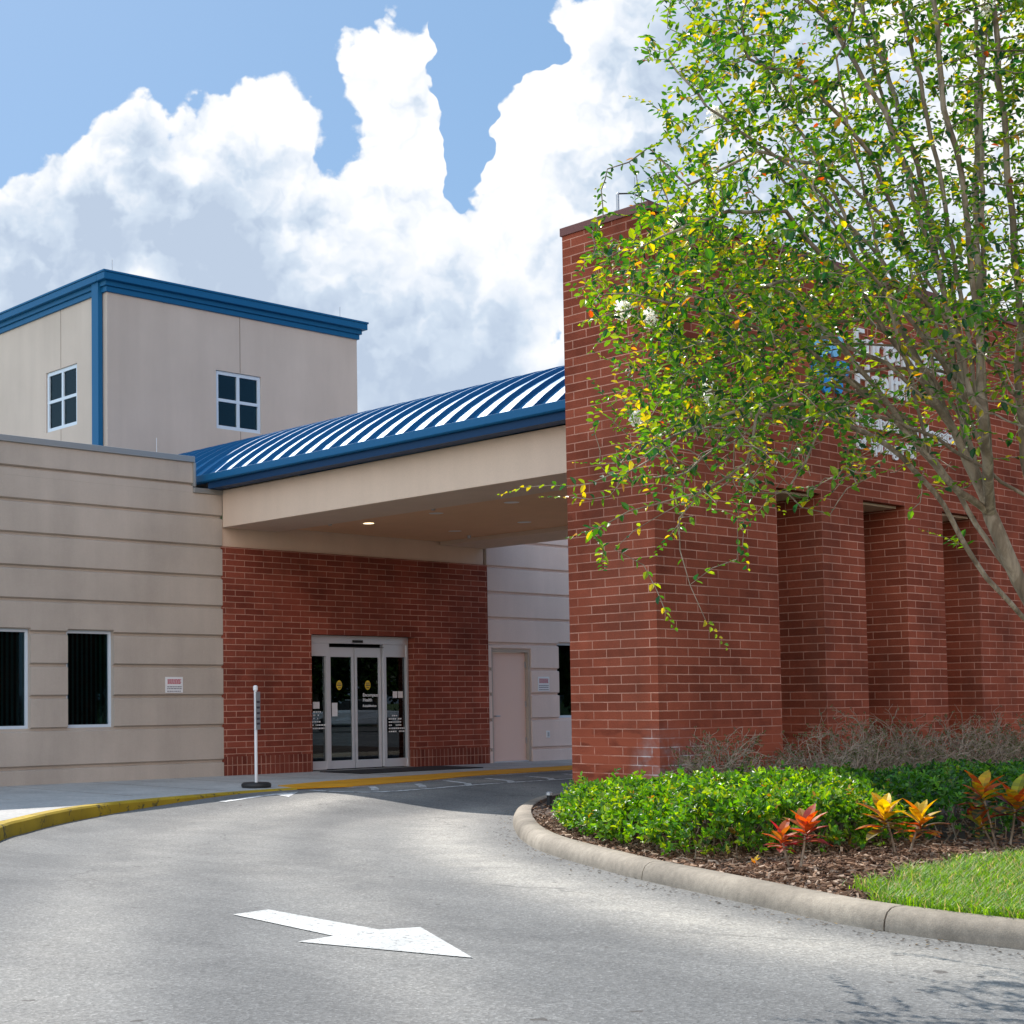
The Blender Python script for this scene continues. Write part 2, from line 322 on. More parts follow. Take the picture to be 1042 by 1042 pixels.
# ------------------------------------------------------------------ mesh helpers
class MB:
    def __init__(s): s.v = []; s.f = []; s.c = []; s.col = None
    def face(s, pts, c=None):
        i = len(s.v); s.v += [tuple(p) for p in pts]; s.f.append(tuple(range(i, i+len(pts)))); s.c.append(c); return s
    def box(s, x0, x1, y0, y1, z0, z1, c=None):
        i = len(s.v)
        s.v += [(x0,y0,z0),(x1,y0,z0),(x1,y1,z0),(x0,y1,z0),(x0,y0,z1),(x1,y0,z1),(x1,y1,z1),(x0,y1,z1)]
        for q in ((0,3,2,1),(4,5,6,7),(0,1,5,4),(1,2,6,5),(2,3,7,6),(3,0,4,7)): s.f.append(tuple(i+a for a in q)); s.c.append(c)
        return s
    def prism(s, poly, z0, z1):
        n = len(poly); i = len(s.v); f0 = z0 if callable(z0) else (lambda x, y: z0); f1 = z1 if callable(z1) else (lambda x, y: z1)
        s.v += [(x, y, f0(x, y)) for x, y in poly] + [(x, y, f1(x, y)) for x, y in poly]
        s.f.append(tuple(i+n+a for a in range(n))); s.f.append(tuple(i+n-1-a for a in range(n)))
        for a in range(n): b = (a+1) % n; s.f.append((i+a, i+b, i+n+b, i+n+a))
        s.c += [None]*(n+2); return s
    def tube(s, pts, rs, n=6, c=None, cap=True):
        pts = [Vector(p) for p in pts]
        if not isinstance(rs, (list, tuple)): rs = [rs]*len(pts)
        i0 = len(s.v); ref = None
        for k, p in enumerate(pts):
            d = (pts[min(k+1, len(pts)-1)] - pts[max(k-1, 0)])
            if d.length < 1e-9: d = Vector((0, 0, 1))
            d.normalize()
            if ref is None: ref = Vector((1, 0, 0)) if abs(d.x) < .8 else Vector((0, 1, 0))
            a = (ref - d*ref.dot(d)).normalized(); b = d.cross(a); ref = a
            for j in range(n):
                t = 2*math.pi*j/n; s.v.append(tuple(p + rs[k]*(math.cos(t)*a + math.sin(t)*b)))
        for k in range(len(pts)-1):
            for j in range(n):
                j2 = (j+1) % n; s.f.append((i0+k*n+j, i0+k*n+j2, i0+(k+1)*n+j2, i0+(k+1)*n+j)); s.c.append(c)
        if cap:
            s.f.append(tuple(i0+n-1-j for j in range(n))); s.f.append(tuple(i0+(len(pts)-1)*n+j for j in range(n))); s.c += [c, c]
        return s
    def profile(s, prof, x0, x1, ax='x'):    # closed profile (a,b) swept along an axis; ax x: (y,z), ax y: (x,z)
        n = len(prof); i = len(s.v)
        for t in (x0, x1):
            for a, b in prof: s.v.append((t, a, b) if ax == 'x' else (a, t, b))
        for j in range(n): k2 = (j+1) % n; s.f.append((i+j, i+k2, i+n+k2, i+n+j))
        s.f.append(tuple(i+n-1-j for j in range(n))); s.f.append(tuple(i+n+j for j in range(n))); s.c += [None]*(n+2); return s
    def leaf(s, p, d, nrm, L, Wd, c, fold=.25):
        d = d.normalized(); side = d.cross(nrm)
        if side.length < 1e-6: side = Vector((1, 0, 0))
        side.normalize(); up = side.cross(d)
        a = p; e = p + d*L - up*L*.10; m1 = p + d*L*.35; m2 = p + d*L*.72 - up*L*.03
        w = side*Wd*.5; lf = up*Wd*fold
        i = len(s.v)
        s.v += [tuple(a), tuple(m1-w+lf), tuple(m2-w*.8+lf*.8), tuple(e), tuple(m2+w*.8+lf*.8), tuple(m1+w+lf)]
        s.f += [(i, i+1, i+2, i+3), (i, i+3, i+4, i+5)]; s.c += [c, c]; return s
    def build(s, name, material, parent=None, root=None, smooth=False, flip=False, uvfix=True, bevel=0):
        me = bpy.data.meshes.new(name)
        off = Vector((0, 0, 0))
        r = root if root is not None else None
        q = parent
        while q is not None: off += Vector(q['_o']) if '_o' in q else Vector((0, 0, 0)); q = q.parent
        vs = np.array(s.v, float).reshape(-1, 3)
        me.from_pydata([tuple(a) for a in (vs - np.array(off))], [], s.f)
        me.update()
        uvl = me.uv_layers.new(name='UVMap')
        if uvfix and len(s.f) < 60000:
            d = uvl.data
            for p in me.polygons:
                nx, ny, nz = (abs(a) for a in p.normal)
                for li in p.loop_indices:
                    x, y, z = vs[me.loops[li].vertex_index]
                    d[li].uv = (x, y) if nz >= nx and nz >= ny else ((y, z) if nx > ny else (x, z))
        if any(c is not None for c in s.c):
            at2 = me.attributes.new('col', 'FLOAT_COLOR', 'FACE')
            arr = np.ones((len(s.f), 4), np.float32)
            for i, c in enumerate(s.c): arr[i, :3] = c if c is not None else (.5, .5, .5)
            at2.data.foreach_set('color', arr.ravel())
        if smooth: me.shade_smooth()
        me.materials.append(M[material] if isinstance(material, str) else material)
        o = bpy.data.objects.new(name, me); COL.objects.link(o)
        if parent is not None: o.parent = parent
        o['_o'] = (0, 0, 0)
        if bevel:
            b = o.modifiers.new('bevel', 'BEVEL'); b.width = bevel; b.segments = 2; b.limit_method = 'ANGLE'
        return o
def tag(o, label=None, cat=None, group=None, kind=None):
    if label: o['label'] = label
    if cat: o['category'] = cat
    if group: o['group'] = group
    if kind: o['kind'] = kind
    return o
def thing(name, loc, label, cat, group=None):
    o = bpy.data.objects.new(name, None); COL.objects.link(o); o.location = loc; o['_o'] = tuple(loc); o.empty_display_size = .2
    return tag(o, label, cat, group)
def struct(o): o['kind'] = 'structure'; return o
def ss(t): t = min(1, max(0, t)); return t*t*(3-2*t)
def text_mb(txt, size, origin, xdir, ydir, depth=.01, align='LEFT', bold=0):
    cu = bpy.data.curves.new('lettering', 'FONT'); cu.body = txt; cu.size = size; cu.align_x = align; cu.extrude = depth/2; cu.resolution_u = 3; cu.offset = bold
    ob = bpy.data.objects.new('tmp_text', cu); COL.objects.link(ob)
    bpy.context.view_layer.update()
    me = bpy.data.meshes.new_from_object(ob.evaluated_get(bpy.context.evaluated_depsgraph_get()))
    xd, yd = Vector(xdir).normalized(), Vector(ydir).normalized(); zd = xd.cross(yd); O = Vector(origin)
    b = MB()
    b.v = [tuple(O + v.co.x*xd + v.co.y*yd + v.co.z*zd) for v in me.vertices]
    b.f = [tuple(p.vertices) for p in me.polygons]; b.c = [None]*len(b.f)
    bpy.data.objects.remove(ob); bpy.data.curves.remove(cu); bpy.data.meshes.remove(me)
    return b

# ------------------------------------------------------------------ ground, road, pavement
def zr(x, y): return .13*ss((y-12.8)/2.7)*ss((x-9)/4)
struct(MB().face([(-900,-900,-.08),(900,-900,-.08),(900,900,-.08),(-900,900,-.08)]).build('ground', 'lawn', uvfix=False))
ISL = [(8.6,-9),(8.25,-4),(8.15,0),(8.12,2.4),(8.14,3.84),(8.17,4.4),(8.30,5.0),(8.62,5.76),(8.93,6.45),(9.24,7.16),(9.62,7.88),(10.22,8.92),(10.85,9.75),(11.7,10.65),(13.0,11.85),(14.4,12.85),(15.6,13.35),(18,13.5),(24,13.5),(29,13.5)]
def smoothline(pts, n=6):
    out = []
    P_ = [Vector((*p, 0)) for p in pts]
    for i in range(len(P_)-1):
        p0, p1, p2, p3 = P_[max(i-1, 0)], P_[i], P_[i+1], P_[min(i+2, len(P_)-1)]
        for k in range(n):
            t = k/n
            q = .5*((2*p1) + (p2-p0)*t + (2*p0-5*p1+4*p2-p3)*t*t + (3*p1-p0-3*p2+p3)*t**3)
            out.append((q.x, q.y))
    out.append(pts[-1]); return out
ISLS = smoothline(ISL)
YK = [(-7,-9),(-3,0),(.6,5),(4.1,9.6),(7.25,13.43),(8.05,14.25),(8.9,15.0),(9.65,15.5),(10.7,15.92),(12.5,16.35),(13.6,16.45)]
YKS = smoothline(YK)
def dist_line(x, y, line):
    a = np.array(line[:-1]); b = np.array(line[1:]); p = np.array((x, y)); ab = b-a
    t = np.clip(((p-a)*ab).sum(1)/(ab*ab).sum(1), 0, 1); return float(np.min(np.hypot(*(a+ab*t[:, None]-p).T)))
def road():
    xs = list(np.arange(-30, 0, 2.))+list(np.arange(0, 24, .22))+list(np.arange(24, 61, 2.)); ys = list(np.arange(-40, 0, 2.))+list(np.arange(0, 20.1, .22))
    b = MB(); nx = len(xs); wear = []; tyre = []
    for y in ys:
        for x in xs:
            b.v.append((x, y, zr(x, y)))
            w = 0
            d = dk = 99
            if 0 < x < 20 and 0 < y < 18:
                d = dist_line(x, y, ISLS)
                w = math.exp(-((d-.75)/.45)**2)*1.0*ss((y-2)/3)*(1 if y < 12 else max(0, 1-(y-12)/1.5))
                w += .35*math.exp(-((d-2.6)/.35)**2)*ss((y-7)/3)
                dk = dist_line(x, y, YKS); w += .4*math.exp(-((dk-1.6)/.5)**2) + .3*math.exp(-((dk-3.4)/.4)**2)
            wear.append(w)
            t_ = 0
            if 0 < x < 20 and 0 < y < 18: t_ = .8*math.exp(-((d-2.05)/.22)**2)+.65*math.exp(-((d-3.75)/.25)**2)+.5*math.exp(-((dk-2.4)/.25)**2)
            tyre.append(t_)
    for j in range(len(ys)-1):
        for i in range(nx-1):
            b.f.append((j*nx+i, j*nx+i+1, (j+1)*nx+i+1, (j+1)*nx+i)); b.c.append(None)
    o = b.build('road', 'asphalt', smooth=True, uvfix=False)
    a = o.data.attributes.new('wear', 'FLOAT', 'POINT'); a.data.foreach_set('value', wear); a = o.data.attributes.new('tyre', 'FLOAT', 'POINT'); a.data.foreach_set('value', tyre); struct(o)
road()
# island: kerb as a rolled profile swept along the outline
def offset_line(line, d):
    out = []
    for i, p in enumerate(line):
        a = Vector(line[max(i-1, 0)]); b = Vector(line[min(i+1, len(line)-1)]); t = (b-a).normalized(); out.append((p[0]+t.y*d, p[1]-t.x*d))
    return out
def kerb_sweep(line, prof, joints=None):
    b = MB(); n = len(prof)
    offs = [offset_line(line, q[0]) for q in prof]
    for i in range(len(line)):
        for k2 in range(n): b.v.append((offs[k2][i][0], offs[k2][i][1], prof[k2][1]))
    for i in range(len(line)-1):
        for k2 in range(n-1): b.f.append((i*n+k2, i*n+k2+1, (i+1)*n+k2+1, (i+1)*n+k2)); b.c.append(None)
    return b
# split the kerb into cast lengths with open joints where the photograph has them
def arclen(line):
    s = [0]
    for i in range(1, len(line)): s.append(s[-1]+math.dist(line[i], line[i-1]))
    return s
dense = []
for i in range(len(ISLS)-1):
    for t in np.linspace(0, 1, 7)[:-1]: dense.append((ISLS[i][0]*(1-t)+ISLS[i+1][0]*t, ISLS[i][1]*(1-t)+ISLS[i+1][1]*t))
dense.append(ISLS[-1])
al = arclen(dense)
def nearest(pt): return min(range(len(dense)), key=lambda i: math.dist(dense[i], pt))
js = [nearest(p) for p in [(8.19,4.66),(9.24,7.17),(10.85,9.75)]]
extra = [nearest(p) for p in [(8.12,2.0),(8.15,-.8),(8.3,-4),(13.4,12.2),(16.2,13.4),(19,13.5),(22,13.5),(25,13.5)]]
cuts = [0]+sorted(js+extra)+[len(dense)-1]
KP = [(0,-.05),(0.0,.02),(.008,.065),(.03,.105),(.065,.128),(.10,.135),(.19,.135),(.20,.128),(.20,0)]
kb = MB()
for a, b2 in zip(cuts[:-1], cuts[1:]):
    seg = dense[a:b2+1]
    if len(seg) < 2: continue
    def pull(p, q, d): L_ = math.dist(p, q); return (p[0]+(q[0]-p[0])*d/L_, p[1]+(q[1]-p[1])*d/L_)
    seg = [pull(seg[0], seg[1], .006)]+seg[1:-1]+[pull(seg[-1], seg[-2], .006)]
    w = kerb_sweep(seg, KP); i0 = len(kb.v); kb.v += w.v; kb.f += [tuple(i0+x for x in f) for f in w.f]; kb.c += w.c
    for e in (0, len(seg)-1):
        n = len(KP); kb.f.append(tuple(i0+e*n+j for j in range(n))); kb.c.append(None)
kb.v = kb.v; ko = kb.build('island_kerb', 'kerb', uvfix=False, smooth=True); ko.modifiers.new('split', 'EDGE_SPLIT').split_angle = math.radians(50); struct(ko)
dk_line = offset_line(ISLS, .03)
struct(kerb_sweep(offset_line(dense, .012), [(0,-.04),(.0,.05),(.02,.09),(.05,.118),(.15,.122)]).build('kerb_joint_fill', 'soil', uvfix=False))
inner = offset_line(ISLS, .18)
struct(MB().prism(inner+[(29,-9)], -.05, .095).build('planting_bed_soil', 'soil', uvfix=False))
# yellow kerb and sidewalk
kin = offset_line(YKS, -.16)
yk = MB()
for i in range(len(YKS)-1):
    a, b2, c, d = YKS[i], YKS[i+1], kin[i+1], kin[i]
    w = random.uniform(-.004, .004)
    yk.face([(*a, -.05), (*b2, -.05), (b2[0], b2[1], .13), (a[0], a[1], .13)])
    a2, b3 = offset_line(YKS, -.02)[i], offset_line(YKS, -.02)[i+1]
    yk.face([(*a, .13), (*b2, .13), (*b3, .152), (*a2, .152)])
    yk.face([(*a2, .152), (*b3, .152), (*c, .152), (*d, .152)])
struct(yk.build('yellow_kerb', 'yellow', uvfix=False))
BF = [(13.6,16.45),(14.5,16.3),(16.0,16.55),(17.88,17.1),(20.46,17.27),(30,17.4)]
BB = [(30,18.5),(21.68,18.3),(18.87,18.15),(17.28,17.88),(15.21,17.62),(13.85,17.2)]
side = kin+BF[1:]+[(30,20.6),(3.5,20.6),(3.5,16)]
sw_ = MB().prism([p for p in side], -.05, .146)
struct(sw_.build('sidewalk', 'concrete', uvfix=False))
struct(MB().prism(BF+BB, .140, .1535).build('orange_ramp_band', 'orange', uvfix=False))
# walk joints
sj = MB()
for x in np.arange(5.0, 30, 1.52): sj.box(x-.005, x+.005, 17.95 if x > 14 else 16.8 if x > 9.8 else 17.3, 20.2, .1462, .1478)
struct(sj.build('sidewalk_joints', 'groove', uvfix=False))
# road markings
def flat(pts, dz=.005):
    b = MB(); b.face([(x, y, zr(x, y)+dz) for x, y in pts]); return b
ar = MB()
ar.face([(x, y, .005) for x, y in [(5.88,7.77),(5.765,6.66),(6.12,6.66),(6.19,7.80)]])
ar.face([(x, y, .005) for x, y in [(5.48,6.64),(5.81,5.60),(6.37,6.57),(6.12,6.66),(5.765,6.66)]])
struct(ar.build('road_arrow', 'roadwhite', uvfix=False))
def strip(line, w):
    b = MB(); l1 = offset_line(line, w/2); l2 = offset_line(line, -w/2)
    for i in range(len(line)-1): b.face([(p[0], p[1], zr(*p)+.006) for p in (l1[i], l1[i+1], l2[i+1], l2[i])])
    return b
ln = smoothline([(13.6,16.15),(13.62,15.7),(13.85,15.25),(14.6,15.2),(16.2,15.4),(18.4,15.45),(24,15.5)], 5)
struct(strip(ln, .10).build('road_edge_line', 'roadfaded', uvfix=False))
hb = MB()
for i in range(11):
    x = 14.15+i*.92
    s1 = strip([(x, 15.45), (x+.28, 15.75), (x+.62, 16.2 if x < 15.6 else 16.55)], .11); i0 = len(hb.v); hb.v += s1.v; hb.f += [tuple(i0+a for a in f) for f in s1.f]; hb.c += s1.c
struct(hb.build('road_hatching', 'roadfaded', uvfix=False))
ah = MB(); ah.face([(x, y, zr(x, y)+.006) for x, y in [(12.50,15.30),(12.72,15.95),(13.22,15.98)]])
s1 = strip([(11.6,15.55),(12.3,15.72),(12.9,15.9)], .14); i0 = len(ah.v); ah.v += s1.v; ah.f += [tuple(i0+a for a in f) for f in s1.f]; ah.c += s1.c
struct(ah.build('road_turn_arrow', 'roadfaded', uvfix=False))

# ------------------------------------------------------------------ main building
D = 20.26
bl = thing('medical_building', (13, 22, .15), 'tan stucco low building with grooved walls, brick entrance bay and square tower with blue trim', 'building')
GZ = [.395, .974, 1.469, 1.957, 2.455, 2.948, 3.448, 3.95, 4.458, 4.955]
def banded_wall(x0, x1, ztop, holes, mb, ztop_fn=None):
    """front blocks between horizontal reveals, split around openings; chamfered reveal edges"""
    edges = [.13]+[z for z in GZ if z < ztop-.1]+[ztop]
    for a, b in zip(edges[:-1], edges[1:]):
        zlo = a+(.022 if a > .2 else 0); zhi = b-(.022 if b < ztop-.01 else 0)
        pieces = [(x0, x1, zlo, zhi)]
        for (hx0, hx1, hz0, hz1) in holes:
            new = []
            for (p0, p1, q0, q1) in pieces:
                if hx1 <= p0 or hx0 >= p1 or hz1 <= q0 or hz0 >= q1: new.append((p0, p1, q0, q1)); continue
                if hx0 > p0: new.append((p0, hx0, q0, q1))
                if hx1 < p1: new.append((hx1, p1, q0, q1))
                if hz0 > q0+.005: new.append((max(p0, hx0), min(p1, hx1), q0, hz0))
                if hz1 < q1-.005: new.append((max(p0, hx0), min(p1, hx1), hz1, q1))
            pieces = new
        for (p0, p1, q0, q1) in pieces:
            c1 = .018 if q0 > .2 else 0; c2 = .012 if q1 < ztop-.01 else 0
            mb.profile([(D, q0+c1), (D, q1-c2), (D+.022, q1), (D+.05, q1), (D+.05, q0), (D+.03, q0)], p0, p1)
    # backing with openings
    pieces = [(x0, x1, .13, ztop)]
    for (hx0, hx1, hz0, hz1) in holes:
        new = []
        for (p0, p1, q0, q1) in pieces:
            if hx1 <= p0 or hx0 >= p1 or hz1 <= q0 or hz0 >= q1: new.append((p0, p1, q0, q1)); continue
            if hx0 > p0: new.append((p0, hx0, q0, q1))
            if hx1 < p1: new.append((hx1, p1, q0, q1))
            if hz0 > q0: new.append((max(p0, hx0), min(p1, hx1), q0, hz0))
            if hz1 < q1: new.append((max(p0, hx0), min(p1, hx1), hz1, q1))
        pieces = new
    for (p0, p1, q0, q1) in pieces: mb.box(p0, p1, D+.0505, D+.30, q0, q1)
WZ0, WZ1 = .995, 2.507
lw = [(12.18, 13.02), (10.69, 11.53), (9.2, 10.04), (7.7, 8.54), (6.2, 7.04)]
w1 = MB(); banded_wall(4.0, 15.17, 4.83, [(a, b, WZ0, WZ1) for a, b in lw], w1)
w2 = MB(); banded_wall(4.0, 14.57, 5.33, [(a, b, WZ0, WZ1) for a, b in lw], w1) if False else None
# upper parapet courses (z 4.83 - 5.33) only as far as the step
w1.profile([(D, 4.86), (D, 4.94), (D+.03, 4.955-.01), (D+.05, 4.95), (D+.05, 4.86)], 4.0, 14.57) if False else None
w1.box(4.0, 14.57, D, D+.30, 4.831, 4.94)
w1.profile([(D, 4.995), (D, 5.33), (D+.05, 5.33), (D+.05, 4.977), (D+.03, 4.977)], 4.0, 14.57)
w1.box(4.0, 14.57, D+.0505, D+.30, 4.941, 5.33)
w1.box(4.0, 4.3, D+.31, 34, .13, 5.33)
wl = w1.build('wall', 'tan', bl)
w3 = MB(); RH = [(23.63, 24.47, WZ0, WZ1), (21.66, 22.80, .13, 2.36)]
banded_wall(21.565, 34, 5.33, RH, w3); tag(w3.build('wall', 'tan_right', bl), 'pinkish stucco wall right of the brick bay, lightened in place of missing light')
# roof slab of the low wing
MB().box(4.3, 34, D+.31, 34, 4.6, 4.7).build('roof', 'grey_metal', bl)
# metal copings
cp = MB(); cp.box(3.95, 14.60, D-.035, D+.34, 5.331, 5.43); cp.box(14.571, 14.62, D-.033, D+.34, 4.93, 5.329); cp.box(14.571, 15.165, D-.035, D+.34, 4.832, 4.915)
MB().box(21.9, 34.05, D-.035, D+.34, 5.331, 5.43).build('coping', 'grey_metal', bl, bevel=.006)
tag(cp.build('coping', 'grey_metal', bl, bevel=.006), 'grey metal coping')
MB().tube([(14.02, 20.5, 5.43), (14.02, 20.5, 5.72)], .008, 5).build('lightning_rod', 'galv', bl)
# windows of the wing
def wing_window(x0, x1, z0, z1):
    fb = MB(); y0, y1 = D+.09, D+.16; t = .045
    fb.box(x0+.001, x0+t, y0, y1, z0, z1); fb.box(x1-t, x1-.001, y0, y1, z0, z1); fb.box(x0+t, x1-t, y0, y1, z0, z0+t); fb.box(x0+t, x1-t, y0, y1, z1-t, z1)
    w = fb.build('window', 'white_frame', bl)
    MB().box(x0+t, x1-t, D+.12, D+.128, z0+t, z1-t).build('pane', 'glass', w)
    s = MB(); x = x0+.06
    while x < x1-.05:
        a = math.radians(random.uniform(30, 40)); dx, dy = .045*math.cos(a), .045*math.sin(a)
        s.face([(x-dx, D+.24-dy, z0), (x+dx, D+.24+dy, z0), (x+dx, D+.24+dy, z1), (x-dx, D+.24-dy, z1)]); x += .085
    s.build('blind', 'blind', w)
    MB().box(x0-.05, x1+.05, D+.301, D+1.0, z0-.05, z1+.05).build('room', 'dark', w)
for a, b in lw+[(23.63, 24.47)]: wing_window(a, b, WZ0, WZ1)
# brick bay
bx0, bx1 = 15.172, 21.563; dx0, dx1, dz1 = 17.09, 19.60, 2.545
bb = MB(); yb = D-.012
bb.box(bx0, dx0, yb, D+.30, .46, 3.975); bb.box(dx1, bx1, yb, D+.30, .46, 3.975); bb.box(dx0, dx1, yb, D+.30, dz1, 3.975)
bb.build('brick_bay', 'brick', bl)
for a, b in ((bx0, dx0), (dx1, bx1)): MB().box(a, b, yb-.001, D+.30, .135, .459).build('brick_base_course', 'brick_soldier', bl)
MB().box(bx0, 21.49, D+.02, D+.30, 3.976, 4.42).build('wall', 'tan_beam', bl)
# sliding door
sd = MB(); y0 = D+.16; Y1 = D+.27
sd.box(17.10, 19.585, y0, Y1, 2.40, 2.54); sd.box(17.10, 17.15-.002, y0, Y1, .15, 2.40); sd.box(19.54, 19.585, y0, Y1, .15, 2.40)
sd.box(17.15, 17.66, y0+.02, Y1, 2.17, 2.40); sd.box(18.97, 19.54, y0+.02, Y1, 2.17, 2.40)
sd.box(17.58, 17.665, y0+.01, Y1, .17, 2.169); sd.box(18.96, 19.035, y0+.01, Y1, .17, 2.169)
sd.box(17.15, 17.58, y0+.02, Y1, .16, .31); sd.box(19.035, 19.54, y0+.02, Y1, .16, .31)
door = sd.build('sliding_door', 'alu', bl, bevel=.003)
tag(door, 'automatic glass sliding door in silver frame')
MB().box(17.66, 18.96, y0-.004, y0-.001, 2.342, 2.352).build('header_joint', 'dark', door)
MB().box(18.20, 18.43, y0-.03, y0-.001, 2.42, 2.465).build('motion_sensor', 'black', door)
for x0, x1 in ((17.668, 18.28), (18.30, 18.94)):
    lf = MB(); yy = y0+.055; y2 = yy+.045
    lf.box(x0, x0+.055, yy, y2, .165, 2.335); lf.box(x1-.055, x1, yy, y2, .165, 2.335); lf.box(x0+.055, x1-.055, yy, y2, .165, .31); lf.box(x0+.055, x1-.055, yy, y2, 2.16, 2.335)
    lf.build('door_leaf', 'alu', door, bevel=.003)
    MB().box(x0+.055, x1-.055, yy+.02, yy+.026, .31, 2.16).build('pane', 'doorglass', door)
for x0, x1 in ((17.15, 17.58), (19.035, 19.54)): MB().box(x0, x1, y0+.06, y0+.066, .31, 2.17).build('pane', 'doorglass', door)
dm = MB(); dm.box(16.8, 19.9, 22.2, 22.25, .1, 2.8); dm.box(16.8, 19.9, D+.31, 22.2, .13, .147); dm.box(16.8, 16.85, D+.31, 22.2, .15, 2.8); dm.box(19.85, 19.9, D+.31, 22.2, .15, 2.8); dm.box(16.8, 19.9, D+.31, 22.2, 2.75, 2.8)
dm.build('lobby', 'dark', bl)
yg = y0+.052   # decals sit on the outer face of the glass line
for cx in (17.93, 18.62):
    dd = MB(); dd.prism([(0, 0)]*3, 0, 0) if False else None
    n = 20
    dd.face([(cx+.068*math.cos(2*math.pi*i/n), y0+.066, 1.655+.086*math.sin(2*math.pi*i/n)) for i in range(n)])
    st = dd.build('round_sticker', 'yellowdecal', door)
    a = MB(); a.box(cx-.045, cx+.045, y0+.062, y0+.064, 1.685, 1.70); a.box(cx-.055, cx+.055, y0+.062, y0+.064, 1.645, 1.665); a.box(cx-.035, cx+.035, y0+.062, y0+.064, 1.60, 1.615)
    a.build('sticker_print', 'ink', door)
for t_, sz, x, z in [('Encompass', .085, 18.50, 1.45), ('Health', .085, 18.50, 1.36), ('Rehabilitation', .06, 18.50, 1.26),
                    ('Lobby hours', .05, 17.25, 1.16), ('8 am - 8 pm', .06, 17.19, 1.07), ('every day', .06, 17.19, 1.0), ('Please use the bell', .045, 17.17, .90), ('for entry after hours', .045, 17.17, .84)][:3]:
    text_mb(t_, sz, (x, y0+.070, z), (1, 0, 0), (0, 0, 1), .002, bold=.0012).build('door_lettering', 'letter', door)
dp = MB(); yq = y0+.052
for (x, z, w_, h_) in [(17.18, 1.42, .09, .13), (17.18, 1.24, .10, .12), (17.30, 1.24, .15, .12), (17.74, 1.10, .13, .24), (19.23, 1.42, .11, .12), (19.36, 1.42, .12, .12)]:
    MB().box(x, x+w_, yq, yq+.002, z, z+h_).build('posted_notice', 'white', door)
dl = MB()
for x0, z0 in ((17.17, 1.17), (19.12, 1.08)):
    for j in range(6):
        z = z0-j*.058; x = x0+(.08 if j == 0 else 0)
        while x < x0+(.30 if j < 4 else .38):
            w_ = random.uniform(.015, .05)
            if random.random() > .2: dl.box(x, x+w_, yq, yq+.002, z, z+.024)
            x += w_+.012
dl.build('small_print', 'letter', door)
# service door to the right of the bay
fr = MB(); fr.box(21.66, 21.72, D+.03, D+.2, .15, 2.36); fr.box(22.74, 22.80, D+.03, D+.2, .15, 2.36); fr.box(21.72, 22.74, D+.03, D+.2, 2.30, 2.36)
md = fr.build('service_door', 'tan', bl); tag(md, 'pinkish tan flush steel service door')
MB().box(21.725, 22.735, D+.11, D+.155, .17, 2.295).build('door_leaf', 'mandoor', md, bevel=.003)
MB().box(21.72, 22.74, D+.05, D+.17, .147, .168).build('threshold', 'alu', md)
hg = MB()
for z in (.5, 1.22, 2.0): hg.box(22.715, 22.745, D+.085, D+.112, z, z+.12)
hg.build('hinge', 'galv', md)
MB().tube([(21.82, D+.11, 1.05), (21.82, D+.05, 1.05), (21.93, D+.05, 1.05)], .012, 6).build('handle', 'galv', md)
ou = MB(); ou.box(23.20, 23.31, D-.012, D-.001, .60, .74); o_ = ou.build('outlet', 'white', bl, bevel=.003)
MB().box(23.235, 23.28, D-.02, D-.0125, .63, .71).build('outlet_cover', 'galv', o_)
# tower
TX0, TX1, TY, TB = 15.30, 21.62, 24.0, 33.0
tw = MB(); wf = (17.85, 18.99, 6.81, 7.98); wlft = (25.085, 26.26, 6.77, 7.97)
def wall_hole_y(mb, y0, y1, x0, x1, z0, z1, h):
    mb.box(x0, h[0], y0, y1, z0, z1); mb.box(h[1], x1, y0, y1, z0, z1); mb.box(h[0], h[1], y0, y1, z0, h[2]); mb.box(h[0], h[1], y0, y1, h[3], z1)
wall_hole_y(tw, TY, TY+.25, TX0, TX1, 4.3, 9.25, wf)
tw.box(TX0, TX0+.25, TY+.25, wlft[0], 4.3, 9.25); tw.box(TX0, TX0+.25, wlft[1], TB, 4.3, 9.25); tw.box(TX0, TX0+.25, wlft[0], wlft[1], 4.3, wlft[2]); tw.box(TX0, TX0+.25, wlft[0], wlft[1], wlft[3], 9.25)
tw.box(TX1-.25, TX1, TY+.25, TB, 4.3, 9.25); tw.box(TX0+.25, TX1-.25, TB-.25, TB, 4.3, 9.25)
two = tw.build('tower', 'tan_tower', bl)
jt = MB(); jt.box(18.447, 18.459, TY-.003, TY, 7.99, 9.13); jt.box(18.447, 18.459, TY-.003, TY, 6.2, 6.80); jt.box(TX0-.003, TX0, 25.68, 25.692, 7.98, 9.13); jt.box(TX0-.003, TX0, 25.68, 25.692, 5.2, 6.76)
jt.build('control_joint', 'groove', two)
# cornice
cn = MB()
def ring(mb, o0, o1, z0, z1):
    mb.box(TX0-o0, TX1+o0, TY-o0, TY+.1, z0, z1); mb.box(TX0-o0, TX0+.1, TY+.1, TB, z0, z1); mb.box(TX1-.1, TX1+o0, TY+.1, TB, z0, z1); mb.box(TX0-o0, TX1+o0, TB, TB+o0, z0, z1)
ring(cn, .045, 0, 9.13, 9.235); ring(cn, .085, 0, 9.2352, 9.33); ring(cn, .17, 0, 9.3302, 9.46); ring(cn, .19, 0, 9.4602, 9.50)
cn.box(TX0+.1, TX1-.1, TY+.1, TB, 9.40, 9.42)
cno = cn.build('cornice', 'blue', two, bevel=.008)
ds = MB(); ds.box(TX0-.12, TX0-.015, 24.13, 24.36, 4.9, 9.33); ds.box(TX0-.0149, TX0-.001, 24.16, 24.33, 7.4, 7.46); ds.box(TX0-.0149, TX0-.001, 24.16, 24.33, 8.6, 8.66)
ds.build('downspout', 'blue', two, bevel=.006)
